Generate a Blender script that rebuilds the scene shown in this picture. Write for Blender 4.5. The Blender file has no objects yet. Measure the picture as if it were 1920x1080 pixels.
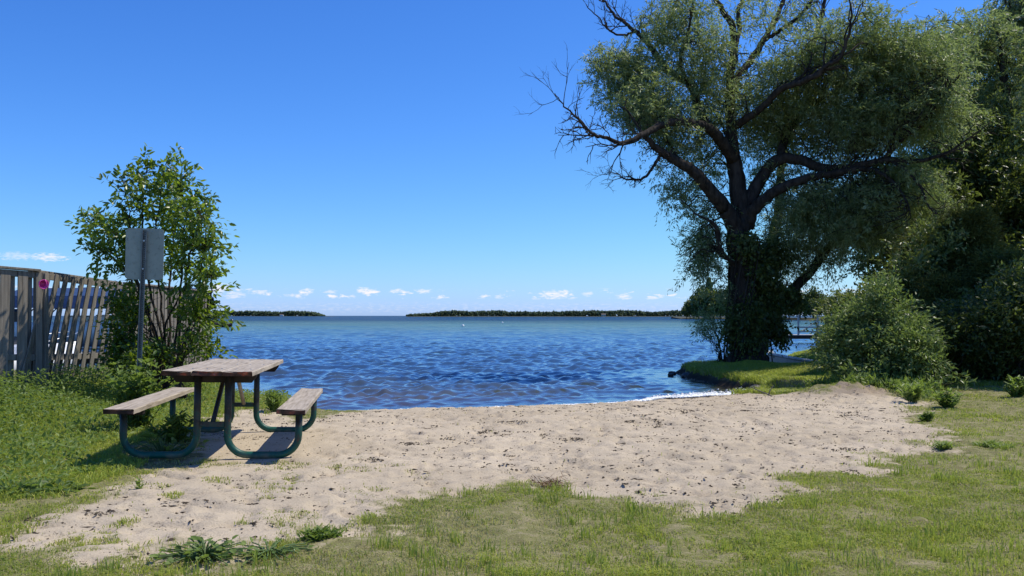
import bpy, math, random
import numpy as np
from mathutils import Vector, Matrix
R = math.radians
rng = np.random.default_rng(7)
random.seed(7)
scn = bpy.context.scene
COL = scn.collection
F, HC, CX, CY = 1700.0, 1.6, 960.0, 592.0     # photo focal length in pixels, eye height over the water, horizon

# ------------------------------------------------------------------ camera, sky, sun, exposure
cd = bpy.data.cameras.new('camera'); cam = bpy.data.objects.new('camera', cd); COL.objects.link(cam)
cam.location = (0, 0, HC); cam.rotation_euler = (R(90), 0, 0)
cd.sensor_width = 36; cd.lens = F / 1920 * 36; cd.shift_y = 52 / 1920
cd.clip_start = 0.1; cd.clip_end = 60000
scn.camera = cam
SUNV = Vector((0.56, 0.17, 1.0)).normalized()
ELEV = math.asin(SUNV.z); AZ = math.atan2(SUNV.x, SUNV.y)
w = bpy.data.worlds.new('World'); scn.world = w; w.use_nodes = True
wn, wl = w.node_tree.nodes, w.node_tree.links
bg = wn['Background']
def wmath(op, a, b=None, c=None, clamp=False):
    n = wn.new('ShaderNodeMath'); n.operation = op; n.use_clamp = clamp
    for i, v in enumerate((a, b, c)):
        if v is None: continue
        if isinstance(v, (int, float)): n.inputs[i].default_value = v
        else: wl.new(v, n.inputs[i])
    return n.outputs[0]
sky = wn.new('ShaderNodeTexSky'); sky.sky_type = 'NISHITA'; sky.sun_disc = False
sky.sun_elevation = ELEV; sky.sun_rotation = AZ
sky.altitude = 200; sky.air_density = 1.0; sky.dust_density = 0.35; sky.ozone_density = 2.2
BGS = 0.105
sk = wn.new('ShaderNodeSeparateColor'); wl.new(sky.outputs[0], sk.inputs[0])
sr_, sg_, sb_ = [wmath('MULTIPLY', sk.outputs[i], BGS) for i in range(3)]
cr_ = wmath('MULTIPLY', wmath('POWER', sr_, 1.45), .835 / BGS); cg_ = wmath('MULTIPLY', wmath('POWER', sg_, 1.233), 1.15 / BGS)
cb_ = wmath('MULTIPLY', wmath('MINIMUM', wmath('ADD', wmath('MULTIPLY', sb_, 1.5), wmath('MULTIPLY', sr_, .42)), 1.02), 1 / BGS)
ck = wn.new('ShaderNodeCombineColor'); [wl.new(v, ck.inputs[i]) for i, v in enumerate((cr_, cg_, cb_))]
tc = wn.new('ShaderNodeTexCoord'); sp = wn.new('ShaderNodeSeparateXYZ'); wl.new(tc.outputs['Generated'], sp.inputs[0])
el = wmath('ARCSINE', sp.outputs[2]); az = wmath('ARCTAN2', sp.outputs[0], sp.outputs[1])
cmb = wn.new('ShaderNodeCombineXYZ')
wl.new(wmath('MULTIPLY', az, 55.0), cmb.inputs[0]); wl.new(wmath('MULTIPLY', el, 170.0), cmb.inputs[1])
ns = wn.new('ShaderNodeTexNoise'); ns.inputs['Scale'].default_value = 1.0; ns.inputs['Detail'].default_value = 5; ns.inputs['Roughness'].default_value = 0.55
wl.new(cmb.outputs[0], ns.inputs['Vector'])
n2 = wn.new('ShaderNodeTexNoise'); n2.inputs['Scale'].default_value = 3.0; n2.inputs['Detail'].default_value = 6; n2.inputs['Roughness'].default_value = 0.65
wl.new(cmb.outputs[0], n2.inputs['Vector'])
def band(lo0, lo1, hi0, hi1):
    a = wn.new('ShaderNodeMapRange'); a.interpolation_type = 'SMOOTHSTEP'; wl.new(el, a.inputs[0]); a.inputs[1].default_value = lo0; a.inputs[2].default_value = lo1
    b = wn.new('ShaderNodeMapRange'); b.interpolation_type = 'SMOOTHSTEP'; wl.new(el, b.inputs[0]); b.inputs[1].default_value = hi0; b.inputs[2].default_value = hi1
    return wmath('MULTIPLY', a.outputs[0], wmath('SUBTRACT', 1.0, b.outputs[0]))
b1 = band(0.016, 0.022, 0.026, 0.031)
c1 = wmath('MULTIPLY', wmath('MULTIPLY', wmath('SUBTRACT', wmath('MULTIPLY_ADD', n2.outputs[0], 0.35, ns.outputs[0]), 0.745), 9.0, clamp=True), b1)
b2 = band(0.002, 0.005, 0.010, 0.018)
c2 = wmath('MULTIPLY', wmath('MULTIPLY', wmath('SUBTRACT', n2.outputs[0], 0.47), 2.5, clamp=True), wmath('MULTIPLY', b2, 0.45))
tot = wmath('ADD', c1, c2)
# the larger single puffs: azimuth, elevation, half sizes (radians)
for (px, py, hw, hh, st) in ((1040, 553, 36, 9, 1.0), (1101, 551, 13, 5, .7), (1170, 556, 18, 7, .8), (683, 545, 17, 8, 1.0), (745, 546, 18, 5, .8), (795, 546, 18, 5, .9),
                             (620, 547, 16, 4, .7), (575, 546, 15, 6, .8), (555, 554, 22, 4, .6), (486, 548, 24, 5, .7), (412, 541, 24, 11, 1.0), (440, 552, 22, 6, .7),
                             (90, 482, 34, 8, .9), (30, 480, 42, 8, .5), (1240, 556, 8, 4, .6), (905, 556, 8, 4, .5), (935, 557, 10, 4, .6), (657, 555, 10, 3, .6)):
    a0 = math.atan((px - CX) / F); e0 = math.atan((CY - py) / F) * math.cos(a0)
    dx = wmath('MULTIPLY', wmath('SUBTRACT', az, a0), F / hw); dy = wmath('MULTIPLY', wmath('SUBTRACT', el, e0), F / hh)
    r2 = wmath('ADD', wmath('MULTIPLY', dx, dx), wmath('MULTIPLY', dy, dy))
    q = wmath('SUBTRACT', wmath('MULTIPLY_ADD', n2.outputs[0], 4.4, -1.35), r2)
    tot = wmath('MAXIMUM', tot, wmath('MULTIPLY', wmath('MULTIPLY', q, 0.9, clamp=True), st * .85))
mx = wn.new('ShaderNodeMixRGB'); wl.new(wmath('MINIMUM', tot, 1.0), mx.inputs[0]); wl.new(ck.outputs[0], mx.inputs[1])
mx.inputs[2].default_value = (9.6, 9.3, 9.7, 1)
wl.new(mx.outputs[0], bg.inputs[0]); bg.inputs[1].default_value = BGS
sd = bpy.data.lights.new('sun', 'SUN'); sd.energy = 4.9; sd.angle = R(0.53); sd.color = (1.0, 0.94, 0.80)
sun = bpy.data.objects.new('sun', sd); COL.objects.link(sun); sun.location = (10, 5, 30)
sun.rotation_euler = (-SUNV).to_track_quat('-Z', 'Y').to_euler()
scn.view_settings.view_transform = 'Standard'; scn.view_settings.look = 'None'
scn.view_settings.exposure = 0.0; scn.view_settings.gamma = 1.0; scn.view_settings.use_curve_mapping = False
scn.cycles.max_bounces = 6; scn.cycles.diffuse_bounces = 3; scn.cycles.transparent_max_bounces = 8; scn.cycles.caustics_reflective = False

# ------------------------------------------------------------------ helpers
def W(px, py, Y): return np.array([(px - CX) / F * Y, Y, HC - (py - CY) / F * Y])
def link(name, me, m=None, parent=None, **kw):
    o = bpy.data.objects.new(name, me); COL.objects.link(o)
    if m is not None and me is not None: me.materials.append(m)
    if parent is not None: o.parent = parent
    for k, v in kw.items():
        if v is not None: o[k] = v
    return o
def thing(name, label, category, loc=(0, 0, 0), rot=(0, 0, 0), group=None):
    o = bpy.data.objects.new(name, None); COL.objects.link(o); o.location = loc; o.rotation_euler = rot
    o['label'] = label; o['category'] = category
    if group: o['group'] = group
    return o
def mesh_np(name, V, Fs, attrs=None, smooth=False):
    """V (n,3); Fs list of (m,k) index arrays"""
    V = np.ascontiguousarray(V, dtype=np.float32)
    me = bpy.data.meshes.new(name); me.vertices.add(len(V)); me.vertices.foreach_set('co', V.ravel())
    Fs = [np.asarray(f, dtype=np.int32) for f in Fs if len(f)]
    tot_ = np.concatenate([np.full(len(f), f.shape[1], np.int32) for f in Fs]); idx = np.concatenate([f.ravel() for f in Fs])
    st = np.concatenate([[0], np.cumsum(tot_)[:-1]]).astype(np.int32)
    me.loops.add(len(idx)); me.loops.foreach_set('vertex_index', idx)
    me.polygons.add(len(tot_)); me.polygons.foreach_set('loop_start', st)
    try: me.polygons.foreach_set('loop_total', tot_)
    except Exception: pass
    me.polygons.foreach_set('use_smooth', np.full(len(tot_), smooth))
    for k, a in (attrs or {}).items():
        at = me.attributes.new(k, 'FLOAT', 'POINT'); at.data.foreach_set('value', np.asarray(a, dtype=np.float32))
    me.update(); me.validate(); return me
class Bld:
    """collects shapes into one mesh"""
    def __init__(s): s.V = []; s.Q = []; s.T = []; s.n = 0
    def add(s, V, Q=(), T=()):
        V = np.asarray(V, float)
        if len(Q): s.Q.append(np.asarray(Q) + s.n)
        if len(T): s.T.append(np.asarray(T) + s.n)
        s.V.append(V); s.n += len(V)
    def box(s, c, size, rot=None, jit=0, bev=0.0):
        hx, hy, hz = [q / 2 for q in size]
        b = min(bev, hx * .8, hy * .8, hz * .8)
        if b <= 0:
            V = np.array([(x, y, z) for z in (-hz, hz) for y in (-hy, hy) for x in (-hx, hx)])
            Q = [(0, 2, 3, 1), (4, 5, 7, 6), (0, 1, 5, 4), (2, 6, 7, 3), (0, 4, 6, 2), (1, 3, 7, 5)]
            T = []
        else:
            bm = __import__('bmesh').new(); __import__('bmesh').ops.create_cube(bm, size=1)
            for v in bm.verts: v.co = Vector((v.co.x * 2 * hx, v.co.y * 2 * hy, v.co.z * 2 * hz))
            __import__('bmesh').ops.bevel(bm, geom=bm.edges[:], offset=b, segments=1, affect='EDGES')
            bm.verts.index_update(); V = np.array([v.co[:] for v in bm.verts])
            Q = [[v.index for v in f.verts] for f in bm.faces if len(f.verts) == 4]; T = [[v.index for v in f.verts] for f in bm.faces if len(f.verts) == 3]
            bm.free()
        if jit: V = V + rng.normal(0, jit, V.shape)
        if rot is not None: V = V @ np.array(rot.to_3x3()).T
        s.add(V + np.asarray(c, float), Q, T)
    def tube(s, P, rad, n=8, cap=True):
        P = np.asarray(P, float); rad = np.broadcast_to(np.asarray(rad, float), (len(P),))
        t = np.gradient(P, axis=0); t /= np.linalg.norm(t, axis=1)[:, None] + 1e-9
        ref = np.array([0, 0, 1.0]) if abs(t[0][2]) < .9 else np.array([1.0, 0, 0])
        u = np.cross(ref, t[0]); u /= np.linalg.norm(u); U = []
        for k in range(len(P)):
            u = u - t[k] * u.dot(t[k]); u /= np.linalg.norm(u) + 1e-9; U.append(u)
        U = np.array(U); Vv = np.cross(t, U); a = np.linspace(0, 2 * np.pi, n, endpoint=False)
        ring = P[:, None] + rad[:, None, None] * (U[:, None] * np.cos(a)[None, :, None] + Vv[:, None] * np.sin(a)[None, :, None])
        m = len(P); i = np.arange(m - 1)[:, None] * n; j = np.arange(n)[None]
        Q = np.stack([i + j, i + (j + 1) % n, i + n + (j + 1) % n, i + n + j], -1).reshape(-1, 4)
        V = ring.reshape(-1, 3); T = []
        if cap:
            V = np.vstack([V, P[0], P[-1]])
            T = [(m * n, (k + 1) % n, k) for k in range(n)] + [(m * n + 1, (m - 1) * n + k, (m - 1) * n + (k + 1) % n) for k in range(n)]
        s.add(V, Q, T)
    def prism(s, pts, a, b, axis='y'):
        n = len(pts); f = (lambda p, q: (p[0], q, p[1])) if axis == 'y' else ((lambda p, q: (q, p[0], p[1])) if axis == 'x' else (lambda p, q: (p[0], p[1], q)))
        V = [f(p, a) for p in pts] + [f(p, b) for p in pts] + [tuple(np.mean([f(p, a) for p in pts], 0)), tuple(np.mean([f(p, b) for p in pts], 0))]
        Q = [(k, (k + 1) % n, n + (k + 1) % n, n + k) for k in range(n)]
        T = [(2 * n, (k + 1) % n, k) for k in range(n)] + [(2 * n + 1, n + k, n + (k + 1) % n) for k in range(n)]
        s.add(V, Q, T)
    def mesh(s, name, smooth=False): return mesh_np(name, np.vstack(s.V), ([np.vstack(s.Q)] if s.Q else []) + ([np.vstack(s.T)] if s.T else []), smooth=smooth)
def part(b, name, m, parent=None, smooth=False, **kw): return link(name, b.mesh(name, smooth), m, parent, **kw)

def _h(i, j, s):
    v = np.sin(i * 127.1 + j * 311.7 + s * 74.7) * 43758.5453
    return v - np.floor(v)
def vnoise(x, y, s=0):
    i = np.floor(x); j = np.floor(y); u = x - i; v = y - j; u = u * u * (3 - 2 * u); v = v * v * (3 - 2 * v)
    return (_h(i, j, s) * (1 - u) + _h(i + 1, j, s) * u) * (1 - v) + (_h(i, j + 1, s) * (1 - u) + _h(i + 1, j + 1, s) * u) * v
def fbm(x, y, o=4, s=0):
    r = 0; a = .5
    for k in range(o): r = r + a * vnoise(x * 2 ** k, y * 2 ** k, s + k); a *= .5
    return r / (1 - .5 ** o)
def sstep(a, b, x): t = np.clip((x - a) / (b - a), 0, 1); return t * t * (3 - 2 * t)
def sdist(x, y, poly):
    """signed distance to a closed polygon, positive inside"""
    P = np.asarray(poly, float); Q = np.roll(P, -1, 0); d = np.full(np.shape(x), 1e9); ins = np.zeros(np.shape(x), bool)
    for (ax, ay), (bx, by) in zip(P, Q):
        ex, ey = bx - ax, by - ay; t = np.clip(((x - ax) * ex + (y - ay) * ey) / (ex * ex + ey * ey + 1e-12), 0, 1)
        d = np.minimum(d, np.hypot(x - ax - t * ex, y - ay - t * ey))
        if ay != by: ins ^= ((ay > y) != (by > y)) & (x < (bx - ax) * (y - ay) / (by - ay) + ax)
    return np.where(ins, d, -d)

# ------------------------------------------------------------------ materials
class NT:
    def __init__(s, name):
        s.m = bpy.data.materials.new(name); s.m.use_nodes = True; s.n = s.m.node_tree.nodes; s.l = s.m.node_tree.links
        s.p = s.n['Principled BSDF']; s.out = s.n['Material Output']
    def new(s, t, **kw):
        n = s.n.new(t)
        for k, v in kw.items(): s.set(n, k, v)
        return n
    def set(s, n, k, v):
        if k in n.inputs: 
            if hasattr(v, 'links'): s.l.new(v, n.inputs[k])
            else: n.inputs[k].default_value = v
        else: setattr(n, k, v)
    def noise(s, scale, detail=4, rough=.55, vec=None):
        n = s.new('ShaderNodeTexNoise', Scale=scale, Detail=detail, Roughness=rough)
        s.l.new(vec if vec is not None else s.obj(), n.inputs['Vector']); return n.outputs[0]
    def obj(s):
        if not hasattr(s, '_tc'): s._tc = s.n.new('ShaderNodeTexCoord')
        return s._tc.outputs['Object']
    def stretch(s, sc):
        n = s.n.new('ShaderNodeMapping'); n.inputs['Scale'].default_value = sc; s.l.new(s.obj(), n.inputs['Vector']); return n.outputs[0]
    def ramp(s, fac, stops):
        n = s.n.new('ShaderNodeValToRGB'); s.l.new(fac, n.inputs[0]); e = n.color_ramp.elements
        for k, (p, c) in enumerate(stops):
            el_ = e[k] if k < 2 else e.new(p)
            el_.position = p; el_.color = (*c, 1) if len(c) == 3 else c
        return n.outputs[0]
    def attr(s, name): n = s.n.new('ShaderNodeAttribute'); n.attribute_name = name; return n.outputs['Fac']
    def mix(s, f, a, b, mode='MIX'):
        n = s.n.new('ShaderNodeMixRGB'); n.blend_type = mode
        for i, v in enumerate((f, a, b)):
            if hasattr(v, 'links'): s.l.new(v, n.inputs[i])
            elif isinstance(v, (int, float)): n.inputs[i].default_value = v
            else: n.inputs[i].default_value = (*v, 1)
        return n.outputs[0]
    def math(s, op, a, b=0.0, clamp=False):
        n = s.n.new('ShaderNodeMath'); n.operation = op; n.use_clamp = clamp
        for i, v in enumerate((a, b)):
            if hasattr(v, 'links'): s.l.new(v, n.inputs[i])
            else: n.inputs[i].default_value = v
        return n.outputs[0]
    def bump(s, h, strength=.5, dist=.01):
        n = s.n.new('ShaderNodeBump'); n.inputs['Strength'].default_value = strength; n.inputs['Distance'].default_value = dist
        s.l.new(h, n.inputs['Height']); s.l.new(n.outputs[0], s.p.inputs['Normal']); return n.outputs[0]
    def base(s, c, rough=.8, spec=.3, metal=0):
        if hasattr(c, 'links'): s.l.new(c, s.p.inputs['Base Color'])
        else: s.p.inputs['Base Color'].default_value = (*c, 1)
        s.p.inputs['Roughness'].default_value = rough; s.p.inputs['Specular IOR Level'].default_value = spec; s.p.inputs['Metallic'].default_value = metal
        return s
def simple(name, c, rough=.6, spec=.3, metal=0, var=.25, scale=6, bump=0):
    t = NT(name); n = t.noise(scale, 5)
    lo = tuple(q * (1 - var) for q in c); hi = tuple(min(1, q * (1 + var)) for q in c)
    t.base(t.ramp(n, [(.3, lo), (.7, hi)]), rough, spec, metal)
    if bump: t.bump(n, bump, .01)
    return t.m
def leafmat(name, stops, trans=.35, tcol=(.22, .32, .04), rough=.42, spec=.45):
    t = NT(name); c = t.ramp(t.attr('tint'), stops); t.base(c, rough, spec)
    tr = t.new('ShaderNodeBsdfTranslucent'); t.l.new(t.mix(.6, c, tcol), tr.inputs['Color'])
    mxs = t.new('ShaderNodeMixShader'); mxs.inputs[0].default_value = trans
    t.l.new(t.p.outputs[0], mxs.inputs[1]); t.l.new(tr.outputs[0], mxs.inputs[2]); t.l.new(mxs.outputs[0], t.out.inputs[0])
    return t.m
def woodmat(name, lo, hi, sc, dark=(.05, .045, .04), rough=.85):
    t = NT(name); g = t.noise(1, 7, .6, t.stretch(sc)); s2 = t.noise(5, 4)
    c = t.ramp(g, [(.28, dark), (.4, lo), (.68, hi)]); c = t.mix(t.math('MULTIPLY', s2, .5), c, lo)
    t.base(c, rough, .25); t.bump(g, .6, .006); return t.m
M = {}
M['willow'] = leafmat('willow_leaf', [(0, (.065, .10, .03)), (.5, (.17, .22, .078)), (1, (.38, .43, .23))], .44, (.42, .54, .13), .42, .6)
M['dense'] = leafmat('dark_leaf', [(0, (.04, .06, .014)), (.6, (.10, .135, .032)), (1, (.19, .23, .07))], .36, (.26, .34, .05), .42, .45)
M['cedar'] = leafmat('cedar_leaf', [(0, (.045, .06, .014)), (.6, (.095, .112, .024)), (1, (.17, .18, .045))], .3, (.2, .23, .04), .6, .25)
M['shrub'] = leafmat('shrub_leaf', [(0, (.07, .10, .025)), (.6, (.17, .235, .055)), (1, (.30, .36, .12))], .42, (.22, .32, .06), .4, .5)
M['sap'] = leafmat('sapling_leaf', [(0, (.035, .065, .012)), (.5, (.075, .135, .02)), (1, (.17, .25, .035))], .46, (.42, .58, .03), .35, .55)
M['weed'] = leafmat('weed_leaf', [(0, (.06, .10, .02)), (.5, (.13, .20, .04)), (1, (.24, .30, .075))], .4, (.34, .48, .06), .5, .35)
M['grass'] = leafmat('grass_blade', [(0, (.5, .42, .26)), (.2, (.42, .38, .17)), (.38, (.22, .28, .055)), (.62, (.30, .38, .055)), (1, (.52, .52, .09))], .44, (.52, .60, .08), .5, .3)
M['bark'] = None
def barkmat():
    t = NT('bark'); g = t.noise(1, 6, .65, t.stretch((9, 9, 1.8))); c = t.ramp(g, [(.3, (.012, .010, .008)), (.65, (.075, .062, .05))])
    t.base(c, .95, .1); t.bump(g, 1.0, .04); return t.m
M['bark'] = barkmat()
M['deadwood'] = simple('dead_twig', (.2, .17, .14), .9, .1, var=.4, scale=3)
M['tabletop'] = woodmat('weathered_planks', (.3, .25, .195), (.52, .45, .37), (38, 2.2, 20), (.1, .08, .06))
M['fence'] = woodmat('weathered_fence', (.16, .14, .115), (.32, .28, .235), (30, 30, 1.6), (.045, .04, .035))
M['beam'] = simple('creosote_beam', (.035, .027, .022), .8, .2, var=.5, scale=9)
def greenmat():
    t = NT('green_tube_paint'); g = t.noise(14, 6, .7); z = t.new('ShaderNodeSeparateXYZ'); t.l.new(t.obj(), z.inputs[0])
    worn = t.math('ADD', t.math('MULTIPLY', z.outputs[2], 1.9), t.math('MULTIPLY', t.math('SUBTRACT', g, .5), 1.6))
    c = t.ramp(worn, [(.1, (.004, .085, .06)), (.42, (.008, .055, .042)), (.62, (.035, .042, .036)), (.8, (.018, .018, .016))])
    rs = t.noise(45, 4, .7); c = t.mix(t.math('MULTIPLY', t.math('SUBTRACT', rs, .60), 14, True), c, (.11, .05, .025)); sd_ = t.noise(7, 4); c = t.mix(t.math('MULTIPLY', t.math('MULTIPLY', t.math('SUBTRACT', .06, z.outputs[2]), 16, True), t.math('MULTIPLY', t.math('SUBTRACT', sd_, .45), 5, True)), c, (.3, .24, .17))
    t.base(c, .45, .35); t.bump(g, .45, .003); return t.m
M['green'] = greenmat()
def edgemat():
    t = NT('plank_end'); g = t.noise(10, 5, .6); t.base(t.ramp(g, [(.4, (.035, .022, .016)), (.56, (.1, .05, .035)), (.64, (.3, .07, .035)), (.75, (.3, .25, .2))]), .85, .2); return t.m
M['plankend'] = edgemat()
M['galv'] = simple('galvanised_steel', (.36, .37, .36), .55, .5, .6, var=.2, scale=12)
def signmat():
    t = NT('sign_back'); g = t.noise(3, 5); sp_ = t.noise(26, 5, .7); c = t.ramp(g, [(.3, (.27, .30, .25)), (.7, (.40, .42, .35))])
    c = t.mix(t.math('MULTIPLY', t.math('MULTIPLY', t.math('SUBTRACT', sp_, .54), t.noise(2.2, 2)), 6, True), c, (.09, .1, .08)); t.base(c, .6, .4, .15); return t.m
M['sign'] = signmat()
M['white'] = simple('white_paint', (.78, .79, .8), .35, .5, var=.06)
M['greywhite'] = simple('dock_boards', (.42, .41, .39), .8, .2, var=.2)
M['canvas'] = simple('blue_canvas', (.03, .06, .14), .7, .2)
M['black'] = simple('black_plastic', (.012, .012, .014), .35, .5)
M['metal'] = simple('bare_metal', (.5, .5, .5), .4, .5, .8, var=.1)
M['redhull'] = simple('dark_boat_hull', (.06, .025, .025), .4, .5)
M['pink'] = simple('pink_plastic', (.75, .07, .36), .3, .5, var=.08)
M['stone'] = simple('wet_stone', (.06, .055, .05), .5, .5, var=.5, scale=8, bump=.5)
M['roof'] = simple('cottage_roof', (.12, .1, .09), .8, .2)
M['cottage'] = simple('cottage_wall', (.6, .52, .4), .8, .2)
M['glass'] = simple('window_glass', (.03, .04, .05), .1, .6)
M['concrete'] = simple('seawall_concrete', (.42, .42, .4), .8, .2, var=.2, bump=.3)
M['debris'] = simple('plant_debris', (.055, .042, .03), .9, .15, var=.6, scale=20)

# ------------------------------------------------------------------ terrain
SHORE = [(-2.94, 14.7), (-2.11, 14.95), (-1.07, 15.2), (0, 15.54), (1.12, 15.9), (2.13, 16.5), (2.96, 17.3), (3.9, 17.9), (4.8, 18.1), (5.04, 18.6), (4.87, 19.7),
         (4.63, 21.2), (4.48, 23.05), (4.47, 25.0), (5.0, 25.9), (6, 26.2), (7.2, 25.6), (7.55, 24.2), (7.7, 22.9), (8.3, 22.3), (9.2, 22.6), (8.9, 23.5), (8.2, 24.3),
         (8.5, 29), (10, 33), (16, 45), (60, 60), (60, -40), (-60, -40), (-60, 19), (-9, 19), (-7.6, 20), (-7.3, 21.7), (-6.7, 21.5), (-5.7, 18.6), (-4.9, 16.5), (-4.3, 15), (-3.6, 14.3)]
def height(x, y, micro=False):
    x = np.asarray(x, float); y = np.asarray(y, float)
    s = sdist(x, y, SHORE)
    s = s + (fbm(x * 1.1, y * 1.1, 3, 5) - .5) * .28 + (fbm(x * 4, y * 4, 3, 6) - .5) * .3 * sstep(4.6, 5.2, x)
    yb = np.where(x < 5, 18.05, np.maximum(15.0, 18.05 - (x - 5) * 2.6))
    beach = sstep(-3.6, -2.5, x) * (1 - sstep(yb - .1, yb + .35, y))
    wd = .5 + 3.6 * beach
    zl = .382 + .10 * sstep(5.5, 8, x) * (y < 18) + .12 * sstep(-5.2, -7.4, x) + .06 * sstep(17, 19, y) * (x > 0)
    zl = zl + (.15 + .06 * vnoise(x * 4, y * 4, 6)) * np.exp(-((x - 5.15) / .7) ** 2 - ((y - 14.1) / .55) ** 2)
    zl = zl + .05 * np.exp(-((x - 3.0) / 2.2) ** 2 - ((y - 7.0) / 1.2) ** 2) * 0 
    und = (fbm(x * .6, y * .6, 3, 11) - .5) * .07 * sstep(.6, 2, np.hypot((x + 2.7) / 1.2, (y - 8.5) / 1.6))
    und = und + (fbm(x * 1.4, y * 1.4, 3, 13) - .5) * .22 * sstep(4.4, 5.2, x) * sstep(16.5, 18, y)
    t = np.clip(s / wd, 0, 1); prof = np.where(beach > .5, 1 - (1 - t) ** 1.6, t * t * (3 - 2 * t) * .35 + .65 * np.sqrt(t))
    pt_ = sstep(4.2, 4.9, x) * sstep(17.3, 18.6, y); sp_ = np.maximum(s, 0)
    prof = prof * (1 - pt_) + pt_ * (.24 * sstep(0, .25, sp_) + .76 * np.clip(sp_ / 2.6, 0, 1) ** .85)
    z = (zl + .1 * pt_ + und * (1 - .5 * pt_)) * prof
    z = np.where(s < 0, np.maximum(-1.6, s * .16), z)
    return (z, s) if micro else z
def G(px, py):
    """where the view ray through a photo pixel meets the ground"""
    Y = 3.0
    for k in range(4000):
        p = W(px, py, Y)
        if p[2] <= float(height(p[0], p[1])): return p
        Y += .01 * max(1, Y / 8)
    return p
SANDPX = [(560, 790), (640, 775), (840, 765), (960, 760), (1180, 748), (1330, 738), (1420, 738), (1530, 741), (1560, 731), (1600, 727), (1650, 730), (1690, 748), (1735, 762), (1700, 775), (1712, 795),
          (1760, 800), (1790, 822), (1730, 842), (1640, 862), (1560, 872), (1640, 884), (1540, 888), (1470, 892), (1430, 915), (1425, 938), (1340, 950), (1260, 938), (1160, 922), (1050, 915),
          (940, 920), (860, 932), (740, 938), (690, 975), (600, 996), (520, 1012), (430, 1030), (300, 1050), (160, 1062), (80, 1040), (60, 985), (140, 945), (190, 912), (330, 884), (400, 860),
          (380, 820), (390, 780), (440, 765), (500, 770)]
SAND = [tuple((p := G(a, b))[:2]) for a, b in SANDPX]
SAND = [(x, y + (3.0 if 750 > 0 and k in (1, 2, 3, 4, 5, 6) else 0)) for k, (x, y) in enumerate(SAND)]
def sandmask(x, y):
    d = sdist(x, y, SAND) + (fbm(x * 1.6, y * 1.6, 4, 21) - .5) * 1.2 + (fbm(x * 8, y * 8, 3, 33) - .5) * .55
    return sstep(-.32, .34, d), d
def patch(x, y):   # sparse green patches creeping into the sand near the camera, left
    return sstep(.56, .66, fbm(x * 3.1, y * 3.1, 3, 51)) * sstep(-.4, -1.8, x + (y - 7) * .2) * sstep(8.6, 7.4, y)

def axis(dense, lo, hi, outer):
    a = list(np.arange(lo, hi, dense)); s_ = dense
    while a[-1] < outer[1]: s_ *= 1.12; a.append(a[-1] + s_)
    s_ = dense; b = []
    x = lo
    while x > outer[0]: s_ *= 1.12; x -= s_; b.append(x)
    return np.array(b[::-1] + a)
xs = axis(.032, -7.6, 8.6, (-9000, 9000))
ys = [3.4]
while ys[-1] < 27: ys.append(ys[-1] * 1.0038)
st_ = .12
while ys[-1] < 12000: ys.append(ys[-1] + st_); st_ *= 1.1
yb_ = []; y0 = 3.4; st_ = .05
while y0 > -60: y0 -= st_; yb_.append(y0); st_ *= 1.2
ys = np.array(yb_[::-1] + ys)
X, Yg = np.meshgrid(xs, ys); x = X.ravel(); y = Yg.ravel()
z, s = height(x, y, True); sm, sdv = sandmask(x, y); near = (y < 30) & (np.abs(x) < 12)
foot = vnoise(x * 6.5, y * 6.5, 71) * .5 + vnoise(x * 13, y * 13, 72) * .3 + vnoise(x * 27, y * 27, 73) * .2
pits = sstep(.62, .8, vnoise(x * 4.2 + 3 * vnoise(x * 2, y * 2, 5), y * 5.5, 75)) * .5 + sstep(.6, .85, vnoise(x * 9, y * 11, 76)) * .35
wet = sstep(.9, .25, s)
und_t = sstep(.7, 1.0, np.hypot((x + 2.7) / 1.1, (y - 8.5) / 1.5)) * .8 + .2
z = z + np.where(near & (s > 0), sm * ((foot - .5) * .05 - pits * .045) * (1 - wet * .85) * und_t, 0)
rough_m = np.exp(-((x - 5.3) / .8) ** 2 - ((y - 13.9) / .5) ** 2)
z = z + np.where(near & (s > 0), rough_m * (vnoise(x * 12, y * 12, 91) - .5) * .07, 0)
z = z + np.where(near & (s > 0), (1 - sm) * ((vnoise(x * 5, y * 5, 81) - .5) * .03 + (vnoise(x * 16, y * 16, 82) - .5) * .02), 0)
zg = z.reshape(len(ys), len(xs)); pr_ = np.random.default_rng(11)
for _ in range(1500):
    px_, py_ = pr_.uniform(-3.6, 6.0), 4.4 + 11 * pr_.random() ** 1.2
    if sandmask(np.array([px_]), np.array([py_]))[0][0] < .7 or (abs(px_ + 2.67) < 1.0 and abs(py_ - 8.57) < 1.5): continue
    if float(height(px_, py_)) < .12: continue
    a_, rx_, ry_ = pr_.random() * 3.14, pr_.uniform(.05, .15), pr_.uniform(.035, .07); dp_ = pr_.uniform(.008, .03)
    i0, i1 = np.searchsorted(xs, (px_ - .3, px_ + .3)); j0, j1 = np.searchsorted(ys, (py_ - .3, py_ + .3)); gx, gy = np.meshgrid(xs[i0:i1] - px_, ys[j0:j1] - py_)
    q_ = np.hypot((gx * math.cos(a_) + gy * math.sin(a_)) / rx_, (-gx * math.sin(a_) + gy * math.cos(a_)) / ry_)
    zg[j0:j1, i0:i1] += dp_ * (-np.exp(-(q_ ** 4)) + .45 * np.exp(-((q_ - 1.35) / .35) ** 2))
z = zg.ravel()
nx, ny = len(xs), len(ys); I = (np.arange(ny - 1)[:, None] * nx + np.arange(nx - 1)[None]).ravel()
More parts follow.
